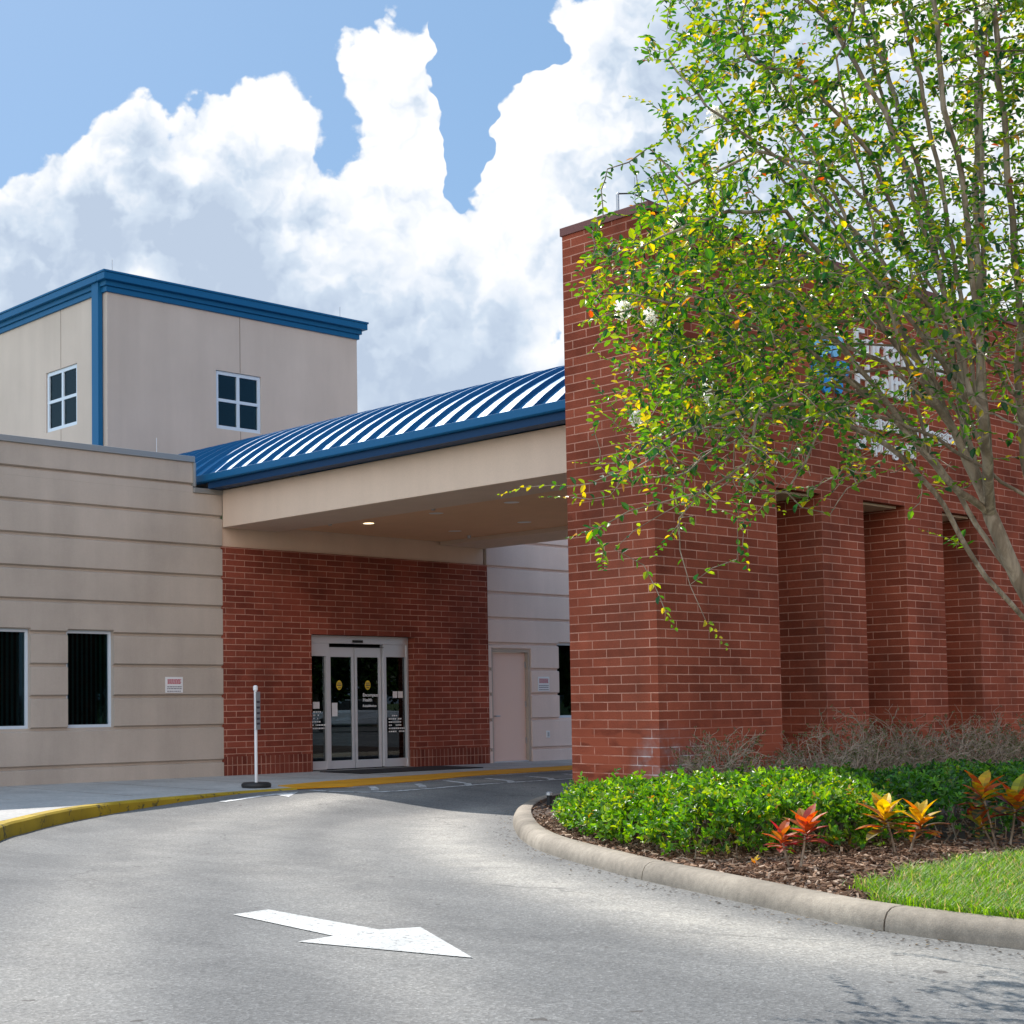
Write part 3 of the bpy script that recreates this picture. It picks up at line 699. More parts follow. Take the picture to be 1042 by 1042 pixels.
for x in (15.42, 21.15): MB().tube([(x, TY, 9.5), (x, TY, 9.77)], .007, 5).build('lightning_rod', 'galv', two)
def cross_window(axis, a0, a1, z0, z1, face):
    fb = MB(); t = .07; mid = (a0+a1)/2; mz = (z0+z1)/2
    parts = [(a0, a0+t, z0, z1), (a1-t, a1, z0, z1), (a0+t, a1-t, z0, z0+t), (a0+t, a1-t, z1-t, z1), (mid-.035, mid+.035, z0+t, z1-t), (a0+t, mid-.035, mz-.03, mz+.03), (mid+.035, a1-t, mz-.03, mz+.03)]
    for p0, p1, q0, q1 in parts:
        if axis == 'x': fb.box(p0, p1, face+.03, face+.10, q0, q1)
        else: fb.box(face+.03, face+.10, p0, p1, q0, q1)
    w = fb.build('window', 'white_frame', two)
    g_ = MB(); r_ = MB()
    if axis == 'x': g_.box(a0+t, a1-t, face+.06, face+.068, z0+t, z1-t); r_.box(a0-.3, a1+.3, face+.6, face+.65, z0-.3, z1+.3)
    else: g_.box(face+.06, face+.068, a0+t, a1-t, z0+t, z1-t); r_.box(face+.6, face+.65, a0-.3, a1+.3, z0-.3, z1+.3)
    # panes and the dark room behind belong to the tower window
    g_.build('pane', 'glass', two); r_.build('room', 'dark', two)
cross_window('x', wf[0]+.004, wf[1]-.004, wf[2]+.004, wf[3]-.004, TY)
cross_window('y', wlft[0]+.004, wlft[1]-.004, wlft[2]+.004, wlft[3]-.004, TX0)

# ------------------------------------------------------------------ entrance canopy
cyn = thing('entrance_canopy', (18.3, 16, 0), 'drive-through canopy with curved blue standing seam roof over the entrance', 'canopy')
CY0, CY1 = 11.81, D-.004; bz0, bz1 = 4.29, 4.915
MB().box(15.175, 16.38, CY0, CY1, bz0, bz1).build('beam', 'tan_beam', cyn, bevel=.008)
MB().box(20.30, 21.51, CY0, CY1, bz0, bz1).build('beam', 'tan_beam', cyn, bevel=.008)
MB().box(16.381, 20.299, CY0, CY1, 4.36, 4.42).build('soffit', 'soffit', cyn)
VC, HW, EZ, RISE = 18.3, 3.42, 5.10, 1.21
RR = (HW*HW+RISE*RISE)/(2*RISE)
def vault(t, h=0):           # t in -1..1
    x = t*HW; a = math.asin(x/RR); r = RR+h; return (VC+r*math.sin(a), EZ+RISE-RR+r*math.cos(a))
NV = 28; vb = MB(); Y0v, Y1v = CY0, TY-.005
ysv = list(np.arange(Y0v, Y1v, .4064))+[Y1v]
for j, y in enumerate(ysv):
    for i in range(NV+1): x, z = vault(-1+2*i/NV); vb.v.append((x, y, z))
for j in range(len(ysv)-1):
    for i in range(NV): a = j*(NV+1)+i; vb.f.append((a, a+1, a+NV+2, a+NV+1)); vb.c.append(None)
rf = vb.build('roof', 'roof', cyn, smooth=True)
sm = MB()
for y in ysv[:-1]:
    y = y+.1
    for i in range(NV):
        (xa, za), (xb, zb) = vault(-1+2*i/NV), vault(-1+2*(i+1)/NV); (xc, zc), (xd, zd) = vault(-1+2*i/NV, .062), vault(-1+2*(i+1)/NV, .062)
        w_ = .016
        sm.face([(xa, y-w_, za), (xb, y-w_, zb), (xd, y-w_, zd), (xc, y-w_, zc)]); sm.face([(xc, y-w_, zc), (xd, y-w_, zd), (xd, y+w_, zd), (xc, y+w_, zc)]); sm.face([(xc, y+w_, zc), (xd, y+w_, zd), (xb, y+w_, zb), (xa, y+w_, za)])
    (xa, za), (xc, zc) = vault(-1), vault(-1, .062); sm.face([(xa, y-.016, za), (xc, y-.016, zc), (xc, y+.016, zc), (xa, y+.016, za)])
sm.build('standing_seams', 'roof', rf)
for sgn in (-1, 1):
    gt = MB()
    xe = VC+sgn*HW
    pr = [(xe+sgn*.075, 5.155), (xe+sgn*.075, 5.045), (xe+sgn*.05, 5.025), (xe-sgn*.04, 5.025), (xe-sgn*.04, 5.155)]
    gt.profile(pr, CY0, 20.75 if sgn < 0 else 23.9, ax='y')
    g0_ = gt.build('gutter', 'blue', cyn, bevel=.006)
    MB().box(*(sorted((xe-sgn*.235, xe-sgn*.0))), CY0, CY1 if sgn < 0 else 20.2, 4.917, 5.024).build('fascia', 'blueshaded', g0_)
# gable infill between deck and vault at the back
for i, (x, y) in enumerate([(17.19,18.84),(17.17,17.21),(17.18,15.6),(19.25,18.83),(19.27,17.22),(19.25,15.6)]):
    r_ = MB(); n = 20
    r_.face([(x+.12*math.cos(2*math.pi*k2/n), y-.12*math.sin(2*math.pi*k2/n), 4.357) for k2 in range(n)])
    c = r_.build('downlight', 'lamp_off', cyn); 
    l_ = MB(); l_.face([(x+.09*math.cos(2*math.pi*k2/n), y-.09*math.sin(2*math.pi*k2/n), 4.354) for k2 in range(n)])
    l_.build('lens', 'lamp_on' if i == 0 else 'lamp_off', c)
for x, y in [(16.6,19.15),(16.6,16.7),(19.99,19.2),(19.99,16.7)]:
    MB().tube([(x, y, 4.36), (x, y, 4.31)], [.035, .03], 8).build('sprinkler', 'galv', cyn)

# ------------------------------------------------------------------ brick portal
pt = thing('brick_portal', (18.7, 11, .1), 'tall free-standing red brick wall with three slot openings and white lettering carrying the canopy', 'wall')
PX0, PX1, PY0, PY1, PZ = 13.85, 23.66, 10.45, 11.70, 6.86
ops = [(16.25, 17.24), (18.23, 19.28), (20.28, 21.26)]; oz = 3.91
pw = MB(); xs = [PX0]+[a for o in ops for a in o]+[PX1]
for i in range(0, len(xs), 2): pw.box(xs[i], xs[i+1], PY0, PY1, -.05, oz)
pw.box(PX0, PX1, PY0, PY1, oz, PZ)
pwo = pw.build('brick_wall', 'brick_portal', pt)
cpb = MB(); cpb.box(PX0-.02, PX1+.02, PY0-.02, PY1+.02, PZ+.001, PZ+.10); cpb.build('coping', 'coping', pt, bevel=.004)
hd = MB()
for a, b in ops: hd.box(a+.01, b-.01, PY0+.12, PY1-.12, oz-.03, oz-.002)
hd.build('opening_soffit', 'tan_beam', pt)
text_mb('Rehabilitation Hospital', .285, (18.08, PY0-.02, 4.87), (1, 0, 0), (0, 0, 1), .03, bold=0).build('lettering', 'letter', pt)
text_mb('of Spring Hill', .285, (18.08, PY0-.02, 4.565), (1, 0, 0), (0, 0, 1), .03, bold=0).build('lettering', 'letter', pt)
text_mb('Encompass', .52, (18.08, PY0-.02, 5.80), (1, 0, 0), (0, 0, 1), .04, bold=.004).build('lettering', 'letter', pt)
text_mb('Health', .52, (18.08, PY0-.02, 5.34), (1, 0, 0), (0, 0, 1), .04, bold=.004).build('lettering', 'letter', pt)
def petal(cx, cz, ang, L_, w_, mname, nm):
    b = MB(); n = 14; pts = []
    for i in range(n):
        t = 2*math.pi*i/n; a, c = L_/2*math.cos(t)+L_/2, w_/2*math.sin(t)*(1+.35*math.cos(t)); x = cx+a*math.cos(ang)-c*math.sin(ang); z = cz+a*math.sin(ang)+c*math.cos(ang); pts.append((x, z))
    i0 = 0
    b.v = [(x, PY0-.04, z) for x, z in pts]+[(x, PY0-.001, z) for x, z in pts]; b.f = [tuple(range(n))]+[(i, (i+1) % n, n+(i+1) % n, n+i) for i in range(n)]; b.c = [None]*(n+1)
    b.build(nm, mname, pt)
for k2, (a, mm) in enumerate([(100, 'logolight'), (150, 'logolight'), (200, 'logoblue'), (250, 'logoblue'), (300, 'logoblue'), (350, 'logoblue'), (50, 'logolight')]):
    an = math.radians(a); petal(17.50+.10*math.cos(an), 5.62+.10*math.sin(an), an, .34, .19, mm, 'emblem_petal')
MB().tube([(14.02, 11.0, PZ+.1), (14.02, 11.0, PZ+.17)], [.05, .04], 8).build('vent_base', 'galv', pt)
MB().tube([(14.02, 11.0, PZ+.17), (14.02, 11.0, PZ+.36), (14.03, 10.99, PZ+.38)], .018, 6).build('vent_pipe', 'galv', pt)
MB().tube([(14.02, 11.0, PZ+.37), (14.1, 10.85, PZ+.35), (14.3, 10.7, PZ+.24), (14.6, 10.6, PZ+.16), (14.9, 10.6, PZ+.11)], .010, 5).build('cable', 'black', pt)
for x, y, h in [(13.9, 10.66, .34), (15.75, 10.5, .28)]: MB().tube([(x, y, PZ+.1), (x, y, PZ+.1+h)], .006, 5).build('lightning_rod', 'galv', pt)

# ------------------------------------------------------------------ small things
def notice(x0, x1, z0, z1, label):
    t = thing('wall_notice', (x0, D, z0), label, 'sign')
    MB().box(x0, x1, D-.008, D-.001, z0, z1).build('panel', 'white', t)
    a = MB(); w_ = x1-x0
    for j, z in enumerate((.86, .78, .70, .62)):
        x = x0+w_*.12
        while x < x1-w_*.14:
            u_ = random.uniform(.02, .045); a.box(x, min(x+u_, x1-w_*.1), D-.010, D-.0082, z0+(z1-z0)*z-.016, z0+(z1-z0)*z); x += u_+.007
    a.build('red_print', 'redink', t)
    a = MB()
    for z in (.40, .28, .12):
        x = x0+w_*.1
        while x < x1-w_*.12:
            u_ = random.uniform(.02, .05); a.box(x, min(x+u_, x1-w_*.08), D-.010, D-.0082, z0+(z1-z0)*z-.012, z0+(z1-z0)*z); x += u_+.008
    a.build('black_print', 'ink', t)
notice(13.995, 14.34, 1.53, 1.785, 'white notice with red and black print on the grooved wall left of the brick bay')
notice(22.98, 23.325, 1.53, 1.82, 'white notice on the tan wall between the service door and the far window')
sp = thing('pole_sign', (13.36, 17.08, .147), 'white pole with narrow grey sign plate standing on a round black base by the kerb', 'sign')
n = 28
MB().tube([(13.36, 17.08, .147), (13.36, 17.08, .18), (13.36, 17.08, .205), (13.36, 17.08, .222)], [.205, .215, .21, .18], n).build('base', 'rubberdark', sp)
MB().tube([(13.36, 17.08, .222), (13.36, 17.08, 1.58)], .022, 10).build('pole', 'white', sp)
MB().tube([(13.36, 17.08, 1.53), (13.36, 17.08, 1.585), (13.36, 17.08, 1.60)], [.033, .033, .02], 10).build('cap', 'white', sp)
pl = MB(); u1 = Vector((.766, .642, 0)).normalized(); hw = .15; c0 = Vector((13.39, 17.07, 0)); nn_ = Vector((u1.y, -u1.x, 0))*.006
q = [c0-u1*hw+nn_, c0+u1*hw+nn_, c0+u1*hw-nn_, c0-u1*hw-nn_]
pl.prism([(p.x, p.y) for p in q], .97, 1.51); plo = pl.build('sign_plate', 'galv', sp)
tx = MB()
for j, z in enumerate((1.35, 1.27, 1.19, 1.11, 1.04)):
    for s_ in (1, -1):
        o1 = c0+nn_*1.5*s_; a1 = o1-u1*.11; b1 = o1+u1*.11; tx.face([(a1.x, a1.y, z), (b1.x, b1.y, z), (b1.x, b1.y, z+.03), (a1.x, a1.y, z+.03)])
tx.build('sign_print', 'ink', plo)
tag(MB().box(17.05, 20.0, 18.95, 20.02, .1465, .162).build('door_mat', 'black', bevel=.004), 'long black rubber mat in front of the sliding door', 'door mat')
gp = thing('ground_spigot', (13.62, 11.86, .09), 'small black capped pipe stub at the foot of the brick wall end', 'pipe')
MB().tube([(13.62, 11.86, .09), (13.62, 11.86, .24)], .03, 8).build('pipe', 'black', gp); MB().tube([(13.62, 11.86, .24), (13.62, 11.86, .27), (13.62, 11.86, .28)], [.04, .04, .02], 8).build('cap', 'galv', gp)

# ------------------------------------------------------------------ vegetation
def rv():
    v = Vector((random.gauss(0, 1), random.gauss(0, 1), random.gauss(0, 1))); return v.normalized()
def pick(cols):
    t = random.random()*sum(w for w, c in cols)
    for w, c in cols:
        t -= w
        if t <= 0: break
    f = random.uniform(.75, 1.25); return (c[0]*f, c[1]*f, c[2]*f)
def inpoly(x, y, P_):
    c = False; j = len(P_)-1
    for i in range(len(P_)):
        (xi, yi), (xj, yj) = P_[i], P_[j]
        if (yi > y) != (yj > y) and x < (xj-xi)*(y-yi)/(yj-yi)+xi: c = not c
        j = i
    return c

LEAFC = [(26, (.035, .12, .014)), (30, (.08, .19, .012)), (22, (.19, .27, .012)), (8, (.42, .35, .015)), (1.2, (.50, .24, .02)), (.2, (.42, .10, .02)), (16, (.014, .06, .018))]
def crape_myrtle():
    T0 = Vector((9.80, 4.12, .10))
    t = thing('crape_myrtle_tree', T0, 'crape myrtle tree with mottled bare limbs, yellowing leaves and white blooms at the right edge', 'tree')
    nodes = []; parent = []
    def add(p, par): nodes.append(Vector(p)); parent.append(par); return len(nodes)-1
    def poly(pts, par):     # pts (px,py,depth)
        P_ = [at(*q) for q in pts]; cur = par; last = nodes[par]
        for p in P_:
            L_ = (p-last).length; n = max(1, int(L_/.11)); base = last.copy()
            jit = Vector((0, 0, 0))
            for k2 in range(1, n+1):
                jit = jit*.93+rv()*.012
                q = base.lerp(p, k2/n)+jit*math.sin(math.pi*k2/n)**.5 if k2 < n else base.lerp(p, 1); cur = add(q, cur)
            last = nodes[cur].copy()
        return cur
    r0 = add(T0, -1)
    A = poly([(1098, 780, 9.45), (1072, 660, 9.45)], r0)
    B = poly([(1036, 590, 9.42), (1008, 525, 9.4)], A)
    C = poly([(985, 470, 9.35)], B)
    poly([(985, 560, 9.2), (950, 500, 9.05), (890, 445, 8.8), (840, 425, 8.6), (770, 420, 8.4), (700, 440, 8.3)], A)
    poly([(975, 420, 9.3), (930, 365, 9.2), (880, 325, 9.2), (835, 330, 9.1), (790, 345, 9.0), (710, 350, 8.8), (665, 335, 8.7)], B)
    poly([(955, 400, 9.6), (905, 310, 9.9), (850, 240, 10.1), (790, 175, 10.2), (750, 130, 10.3), (710, 70, 10.4)], C)
    poly([(940, 390, 9.1), (880, 300, 8.9), (800, 215, 8.7), (740, 215, 8.6), (700, 230, 8.5), (655, 250, 8.4)], C)
    poly([(975, 330, 9.5), (950, 230, 9.6), (905, 120, 9.8), (880, 20, 9.9), (860, -70, 9.9)], C)
    poly([(1000, 380, 9.0), (985, 230, 8.8), (960, 110, 8.6), (950, 0, 8.5), (930, -90, 8.5)], B)
    poly([(1042, 470, 9.3), (1040, 330, 9.2), (1025, 180, 9.1), (1015, 40, 9.0), (1005, -90, 9.0)], A)
    poly([(1080, 480, 9.6), (1110, 300, 9.8), (1135, 130, 10.0), (1150, -30, 10.1)], A)
    poly([(1110, 560, 9.5), (1170, 400, 9.4), (1240, 260, 9.3), (1290, 130, 9.2)], A)
    poly([(960, 480, 9.9), (880, 380, 10.4), (800, 300, 10.8), (730, 250, 11.0)], A)
    poly([(1000, 420, 8.8), (930, 330, 8.3), (850, 230, 7.9), (790, 130, 7.7)], B)
    poly([(975, 500, 9.2), (900, 410, 9.0), (830, 390, 8.9), (745, 395, 8.7), (680, 410, 8.6)], B)
    # many slender secondary limbs fanning out of the fork
    forks = [i for i in range(len(nodes)) if (nodes[i]-nodes[C]).length < .75 and nodes[i].z > nodes[B].z-.02]
    for (x, y, dd) in [(640,300,8.2),(650,400,8.6),(700,190,9.4),(720,110,9.0),(740,20,9.9),(790,-30,9.2),(670,270,9.8),(720,300,8.1),(700,380,9.6),(760,60,8.4),(840,-60,10.4),(900,-80,9.0),(760,440,9.2),(670,450,8.2),(980,-60,9.9),(700,480,8.8),(850,60,8.6),(1020,-90,10.2),(810,120,9.6)]:
        i0 = random.choice(forks); p0 = nodes[i0]; e = at(x, y, dd); bow = Vector((0, 0, random.uniform(.12, .62)))+rv()*.14
        sx, sy = CX+F*(p0-EYE).dot(CR)/(p0-EYE).dot(CF), CY-F*(p0-EYE).dot(CU)/(p0-EYE).dot(CF); d0 = (p0-EYE).dot(CF); cur = i0; last = p0
        for q in range(1, 5):
            t_ = q/4; w = p0.lerp(e, t_)+bow*math.sin(math.pi*t_); n_ = max(1, int((w-last).length/.12)); l0 = last.copy()
            for k3 in range(1, n_+1): cur = add(l0.lerp(w, k3/n_)+rv()*.010, cur)
            last = nodes[cur].copy()
    # sprigs that hang clear of the crown
    sp1 = poly([(640, 480, 8.6), (600, 492, 8.6), (560, 494, 8.6), (533, 496, 8.6)], min(range(len(nodes)), key=lambda i: (nodes[i]-at(700, 440, 8.3)).length))
    nb = lambda p: min(range(len(nodes)), key=lambda i: (nodes[i]-p).length)
    sprigs = []
    def sprig(pts, leafy, startnear):
        i0 = len(nodes); poly(pts, nb(at(*startnear))); sprigs.append((i0, len(nodes), leafy))
    sprigs.append((sp1-3, sp1+1, .9))
    sprig([(760, 470, 8.5), (715, 500, 8.5), (691, 527, 8.45), (692, 560, 8.45), (702, 595, 8.45), (718, 631, 8.45)], .12, (770, 420, 8.4))
    sprig([(725, 578, 8.4), (750, 569, 8.35)], .9, (700, 590, 8.45))
    sprig([(670, 525, 8.45), (645, 540, 8.4), (625, 559, 8.4)], .15, (700, 510, 8.5))
    sprig([(655, 575, 8.4), (668, 600, 8.35), (678, 624, 8.35)], 1.0, (635, 556, 8.4))
    sprig([(620, 505, 8.5), (600, 508, 8.5), (583, 506, 8.5)], .9, (640, 480, 8.6))
    sprig([(640, 520, 8.5), (612, 536, 8.5), (600, 540, 8.5)], .9, (700, 500, 8.5))
    sprig([(820, 470, 8.6), (800, 500, 8.6), (815, 516, 8.6), (845, 523, 8.6)], .9, (840, 425, 8.6))
    sprig([(660, 150, 9.6), (640, 165, 9.6), (618, 172, 9.6)], 1., (700, 190, 9.4))
    sprig([(680, 60, 9.2), (650, 62, 9.2)], 1., (720, 110, 9.0))
    sprig([(975, 545, 9.2), (975, 555, 9.2), (965, 548, 9.2)], .6, (985, 560, 9.2))
    # attractors: (polygon in photo pixels, count, near depth, far depth)
    REG = [([(715,-40),(690,40),(690,70),(690,105),(700,140),(665,178),(700,205),(760,215),(1042,230),(1042,-40)], 620, 8.1, 10.9),
           ([(690,205),(620,240),(612,300),(635,330),(675,350),(665,400),(645,430),(680,465),(760,430),(900,330),(1042,240),(760,215)], 980, 7.9, 10.4),
           ([(645,430),(665,490),(700,515),(790,480),(850,450),(860,380),(760,400),(660,440)], 220, 7.9, 9.4),
           ([(860,350),(850,470),(960,470),(1042,430),(1042,240)], 300, 8.0, 10.2),
           ([(1042,-40),(1042,480),(1120,520),(1240,400),(1330,240),(1340,60),(1250,-40)], 700, 8.0, 11.0),
           ([(690,-40),(1250,-40),(1200,-180),(1050,-260),(880,-230),(760,-150)], 620, 8.2, 10.8)]
    att = []
    for P_, cnt, d0, d1 in REG:
        x0, x1 = min(p[0] for p in P_), max(p[0] for p in P_); y0, y1 = min(p[1] for p in P_), max(p[1] for p in P_)
        k2 = 0
        while k2 < cnt*2.7:
            x, y = random.uniform(x0, x1), random.uniform(y0, y1)
            if not inpoly(x, y, P_): continue
            c = at(x, y, random.uniform(d0, d1)); m_ = random.randint(8, 22); sp_ = random.uniform(.10, .24)
            for _ in range(m_): att.append(c+Vector((random.gauss(0, sp_), random.gauss(0, sp_), random.gauss(0, sp_*.7))))
            k2 += m_
    def scr0(p):
        d = p-EYE; z = d.dot(CF); return CX+F*d.dot(CR)/z, CY-F*d.dot(CU)/z
    att = [a for a in att if scr0(a)[0] > (590 if scr0(a)[1] > 215 else 640)]
    STEP, DI, DK = .085, 1.7, .115
    alive = att[:]; grown0 = len(nodes)
    for it in range(85):
        kd = kdtree.KDTree(len(nodes))
        for i, p in enumerate(nodes): kd.insert(p, i)
        kd.balance(); pull_ = {}
        rest = []
        for a in alive:
            co, i, d = kd.find(a)
            if d < DK: continue
            rest.append(a)
            if d < DI: pull_.setdefault(i, Vector((0, 0, 0))); pull_[i] += (a-co).normalized()
        alive = rest
        if not pull_: break
        for i, v in pull_.items():
            if v.length < 1e-4: continue
            q = nodes[i]+(v.normalized()+rv()*.34+Vector((0, 0, -.05))).normalized()*STEP
            if kd.find(q)[2] < .03: continue
            add(q, i)
        if len(nodes) > 26000: break
    n = len(nodes); ch = [[] for _ in range(n)]
    for i in range(1, n): ch[parent[i]].append(i)
    # pipe model
    rad = [0]*n
    for i in range(n-1, -1, -1):
        rad[i] = .0024**2.35 if not ch[i] else sum(rad[c] for c in ch[i])+.0005**2.35
    rad = [min(.046, r**(1/2.35)) for r in rad]
    tk = MB()
    def chain(i, par):
        stack = [(i, par)]
        while stack:
            i, par = stack.pop()
            pts = [nodes[par]] if par >= 0 else []; rs = [rad[i] if par >= 0 else 0] if par >= 0 else []
            cur = i
            while True:
                pts.append(nodes[cur]); rs.append(rad[cur])
                if not ch[cur]: break
                o = sorted(ch[cur], key=lambda c: -rad[c])
                for c in o[1:]: stack.append((c, cur))
                cur = o[0]
            if len(pts) > 1: tk.tube(pts, rs, 8 if rs[0] > .02 else (5 if rs[0] > .006 else 4), cap=False)
    chain(0, -1)
    for bx in ((.16, .02), (.24, -.10), (.10, -.13)):      # further stems of the clump
        p0 = T0+Vector((bx[0], bx[1], -.05)); p1 = nodes[A]
        tk.tube([p0, p0.lerp(p1, .35)+Vector((bx[0]*.5, bx[1]*.5, 0)), p0.lerp(p1, .7)+Vector((bx[0]*.3, bx[1]*.3, 0)), p1], [.055, .045, .04, .035], 7, cap=False)
    tk.build('trunk', 'bark', t, smooth=True, uvfix=False)
    lf = MB(); tips = []
    sset = {}
    for a, b, l_ in sprigs:
        for i in range(a, b): sset[i] = l_
    def screen(p):
        d = p-EYE; z = d.dot(CF); return CX+F*d.dot(CR)/z, CY-F*d.dot(CU)/z
    for i in range(1, n):
        if rad[i] > .0058: continue
        x, y = screen(nodes[i]); dens = 1.0
        if 860 < x < 1060 and y > 330: dens = .42
        elif 700 < x < 900 and y > 430: dens = .35
        elif y > 440: dens = .6
        if i in sset: dens = sset[i]*3
        elif i < grown0: dens *= .5
        d = nodes[i]-nodes[parent[i]]
        if d.length < 1e-5: continue
        d.normalize(); tw_ = random.uniform(0, 6.28)
        tone = random.random()
        side = d.cross(rv()).normalized()
        for k2 in range(4):
            if random.random() > dens*.9: continue
            p = nodes[parent[i]].lerp(nodes[i], (k2//2+.5)/2)
            sd_ = side*(1 if k2 % 2 else -1)
            dr = (sd_*.9+d*.5+Vector((0, 0, -.12))+rv()*.25).normalized()
            nr = (Vector((0, 0, 1))+rv()*.55).normalized()
            L_ = random.uniform(.042, .068)*(1.1 if tone > .6 else .9)
            lf.leaf(p, dr, nr, L_, L_*.52, pick(LEAFC), .2)
        if not ch[i] and random.random() < dens:     # leafy shoot past the tip
            q = nodes[i]; dd = (d+rv()*.3+Vector((0, 0, -.1))).normalized(); cc = random.random() < .16; nl = random.randint(5, 9)
            side = dd.cross(Vector((0, 0, 1))+rv()*.3).normalized()
            for k2 in range(nl):
                p = q+dd*(.024*k2); sd_ = side*(1 if k2 % 2 else -1)
                L_ = random.uniform(.04, .06)*(1-.05*k2)
                lf.leaf(p, (sd_+dd*.5+rv()*.15), (side.cross(dd)+rv()*.3), L_, L_*.52, pick([(3, (.16, .25, .012)), (2, (.36, .30, .015)), (1, (.07, .17, .01))]) if cc else pick(LEAFC), .2)
            tk2 = None
        if not ch[i]: tips.append(i)
    lf.build('foliage', 'leaf', t, uvfix=False)
    for (x, y) in [(728,117),(634,316),(660,323),(690,228),(722,400),(1003,5),(648,427),(1100,60),(880,-120)]:
        tg = min(tips, key=lambda i: (screen(nodes[i])[0]-x)**2+(screen(nodes[i])[1]-y)**2+((nodes[i]-EYE).dot(CF)*6-50)**2*.3)
        c = nodes[tg]; dz = at(x, y, (c-EYE).dot(CF)); c = dz
        fb = MB()
        for k2 in range(170):
            o = rv()*random.random()**.5; o = Vector((o.x*.05, o.y*.05, o.z*.065))
            fb.leaf(c+o, rv(), rv(), .020, .018, pick([(5, (.74, .72, .70)), (1, (.55, .52, .42))]), .1)
        fb.build('flower_cluster', 'petal', t, uvfix=False)
        fb2 = MB(); fb2.tube([c, nodes[tg].lerp(c, .5)+Vector((0, 0, -.02)), nodes[tg]], .002, 4); fb2.build('flower_stem', 'bark', t, uvfix=False)
    return len(nodes), len(lf.f)
print('tree', crape_myrtle())

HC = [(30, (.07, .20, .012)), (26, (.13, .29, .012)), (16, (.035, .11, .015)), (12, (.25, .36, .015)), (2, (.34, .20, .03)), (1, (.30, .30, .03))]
HC_SHADED = [(30, (.04, .14, .014)), (26, (.07, .19, .014)), (22, (.018, .065, .014)), (4, (.12, .2, .015)), (1, (.2, .15, .03))]  # rear hedge palette darkened, the brick wall's shade put into the leaf colours
def hedge(name, poly, h, n, label, cols, lsize=.052):
    cx = sum(p[0] for p in poly)/len(poly); cy = sum(p[1] for p in poly)/len(poly)
    t = thing(name, (cx, cy, .095), label, 'hedge', 'clipped hedges in the planting bed'); del t['group']
    line = poly+[poly[0]]; x0, x1 = min(p[0] for p in poly), max(p[0] for p in poly); y0, y1 = min(p[1] for p in poly), max(p[1] for p in poly)
    # coarse distance lookup
    b = MB(); k2 = 0
    ph = [(random.uniform(0, 6), random.uniform(1.5, 5), random.uniform(0, 6)) for _ in range(6)]
    def bumpy(x, y): return sum(math.sin(x*f*math.cos(a)+y*f*math.sin(a)*1.3+p) for a, f, p in ph)/6
    while k2 < n:
        x, y = random.uniform(x0-.1, x1+.1), random.uniform(y0-.1, y1+.1)
        if not inpoly(x, y, poly): continue
        d = dist_line(x, y, line); r = .34
        top = h*(1+.34*bumpy(x, y)+.05*math.sin(x*9+3*math.sin(y*7))*math.sin(y*11))*(math.sqrt(max(0, 1-(1-min(d, r)/r)**2))*.82+.18)
        z = top*(1-abs(random.gauss(0, .20))) if random.random() < .7 or d > .35 else random.uniform(.05, top)
        if z < .03: continue
        if random.random() < .03: z += random.uniform(.03, .10)
        ax = (Vector((0, 0, .7))+rv()*.8).normalized(); c0_ = pick(cols); tone = random.uniform(.45, 1.4)
        sd = ax.cross(rv()).normalized(); s2 = ax.cross(sd)
        for j in range(5):
            a_ = j*2.4; dr = (sd*math.cos(a_)+s2*math.sin(a_))*.8+ax*.55
            cc = pick(cols) if random.random() < .35 else c0_
            b.leaf(Vector((x, y, .10+z))+ax*.012*j, dr+rv()*.2, (ax+rv()*.4).normalized(), random.uniform(.75, 1.2)*lsize, lsize*.55, tuple(v*tone for v in cc), .15)
        k2 += 5
    b.build('foliage', 'hedgeleaf', t, uvfix=False)
    s_ = MB()
    for _ in range(int(n/90)):
        x, y = random.uniform(x0, x1), random.uniform(y0, y1)
        if not inpoly(x, y, poly) or dist_line(x, y, line) < .15: continue
        p = Vector((x, y, .08)); pts = [p]
        for j in range(4): p = p+Vector((random.uniform(-.06, .06), random.uniform(-.06, .06), h*.2)); pts.append(p)
        s_.tube(pts, [.007, .006, .005, .004, .003], 4, cap=False)
    s_.build('stems', 'bark', t, uvfix=False)
FH = [(11.75,10.15),(10.95,9.35),(10.35,8.45),(9.85,7.55),(9.62,7.05),(9.95,6.82),(10.7,6.75),(11.4,6.55),(12.1,6.55),(12.9,7.3),(13.3,8.2),(13.2,9.0),(12.9,9.6),(12.3,10.15)]
RHd = [(12.15,6.5),(13.0,6.15),(14.2,5.9),(15.6,5.7),(17.5,5.6),(17.6,7.6),(15.8,8.2),(14.2,8.6),(13.35,8.6),(13.35,8.2),(12.95,7.3)]
hedge('front_hedge', FH, .45, 36000, 'bright sunlit low clipped hedge rounding the nose of the island at the brick wall corner', HC)
hedge('rear_hedge', RHd, .50, 26000, 'low hedge with leaf colours darkened for the shade of the brick wall behind the yellow croton', HC_SHADED)

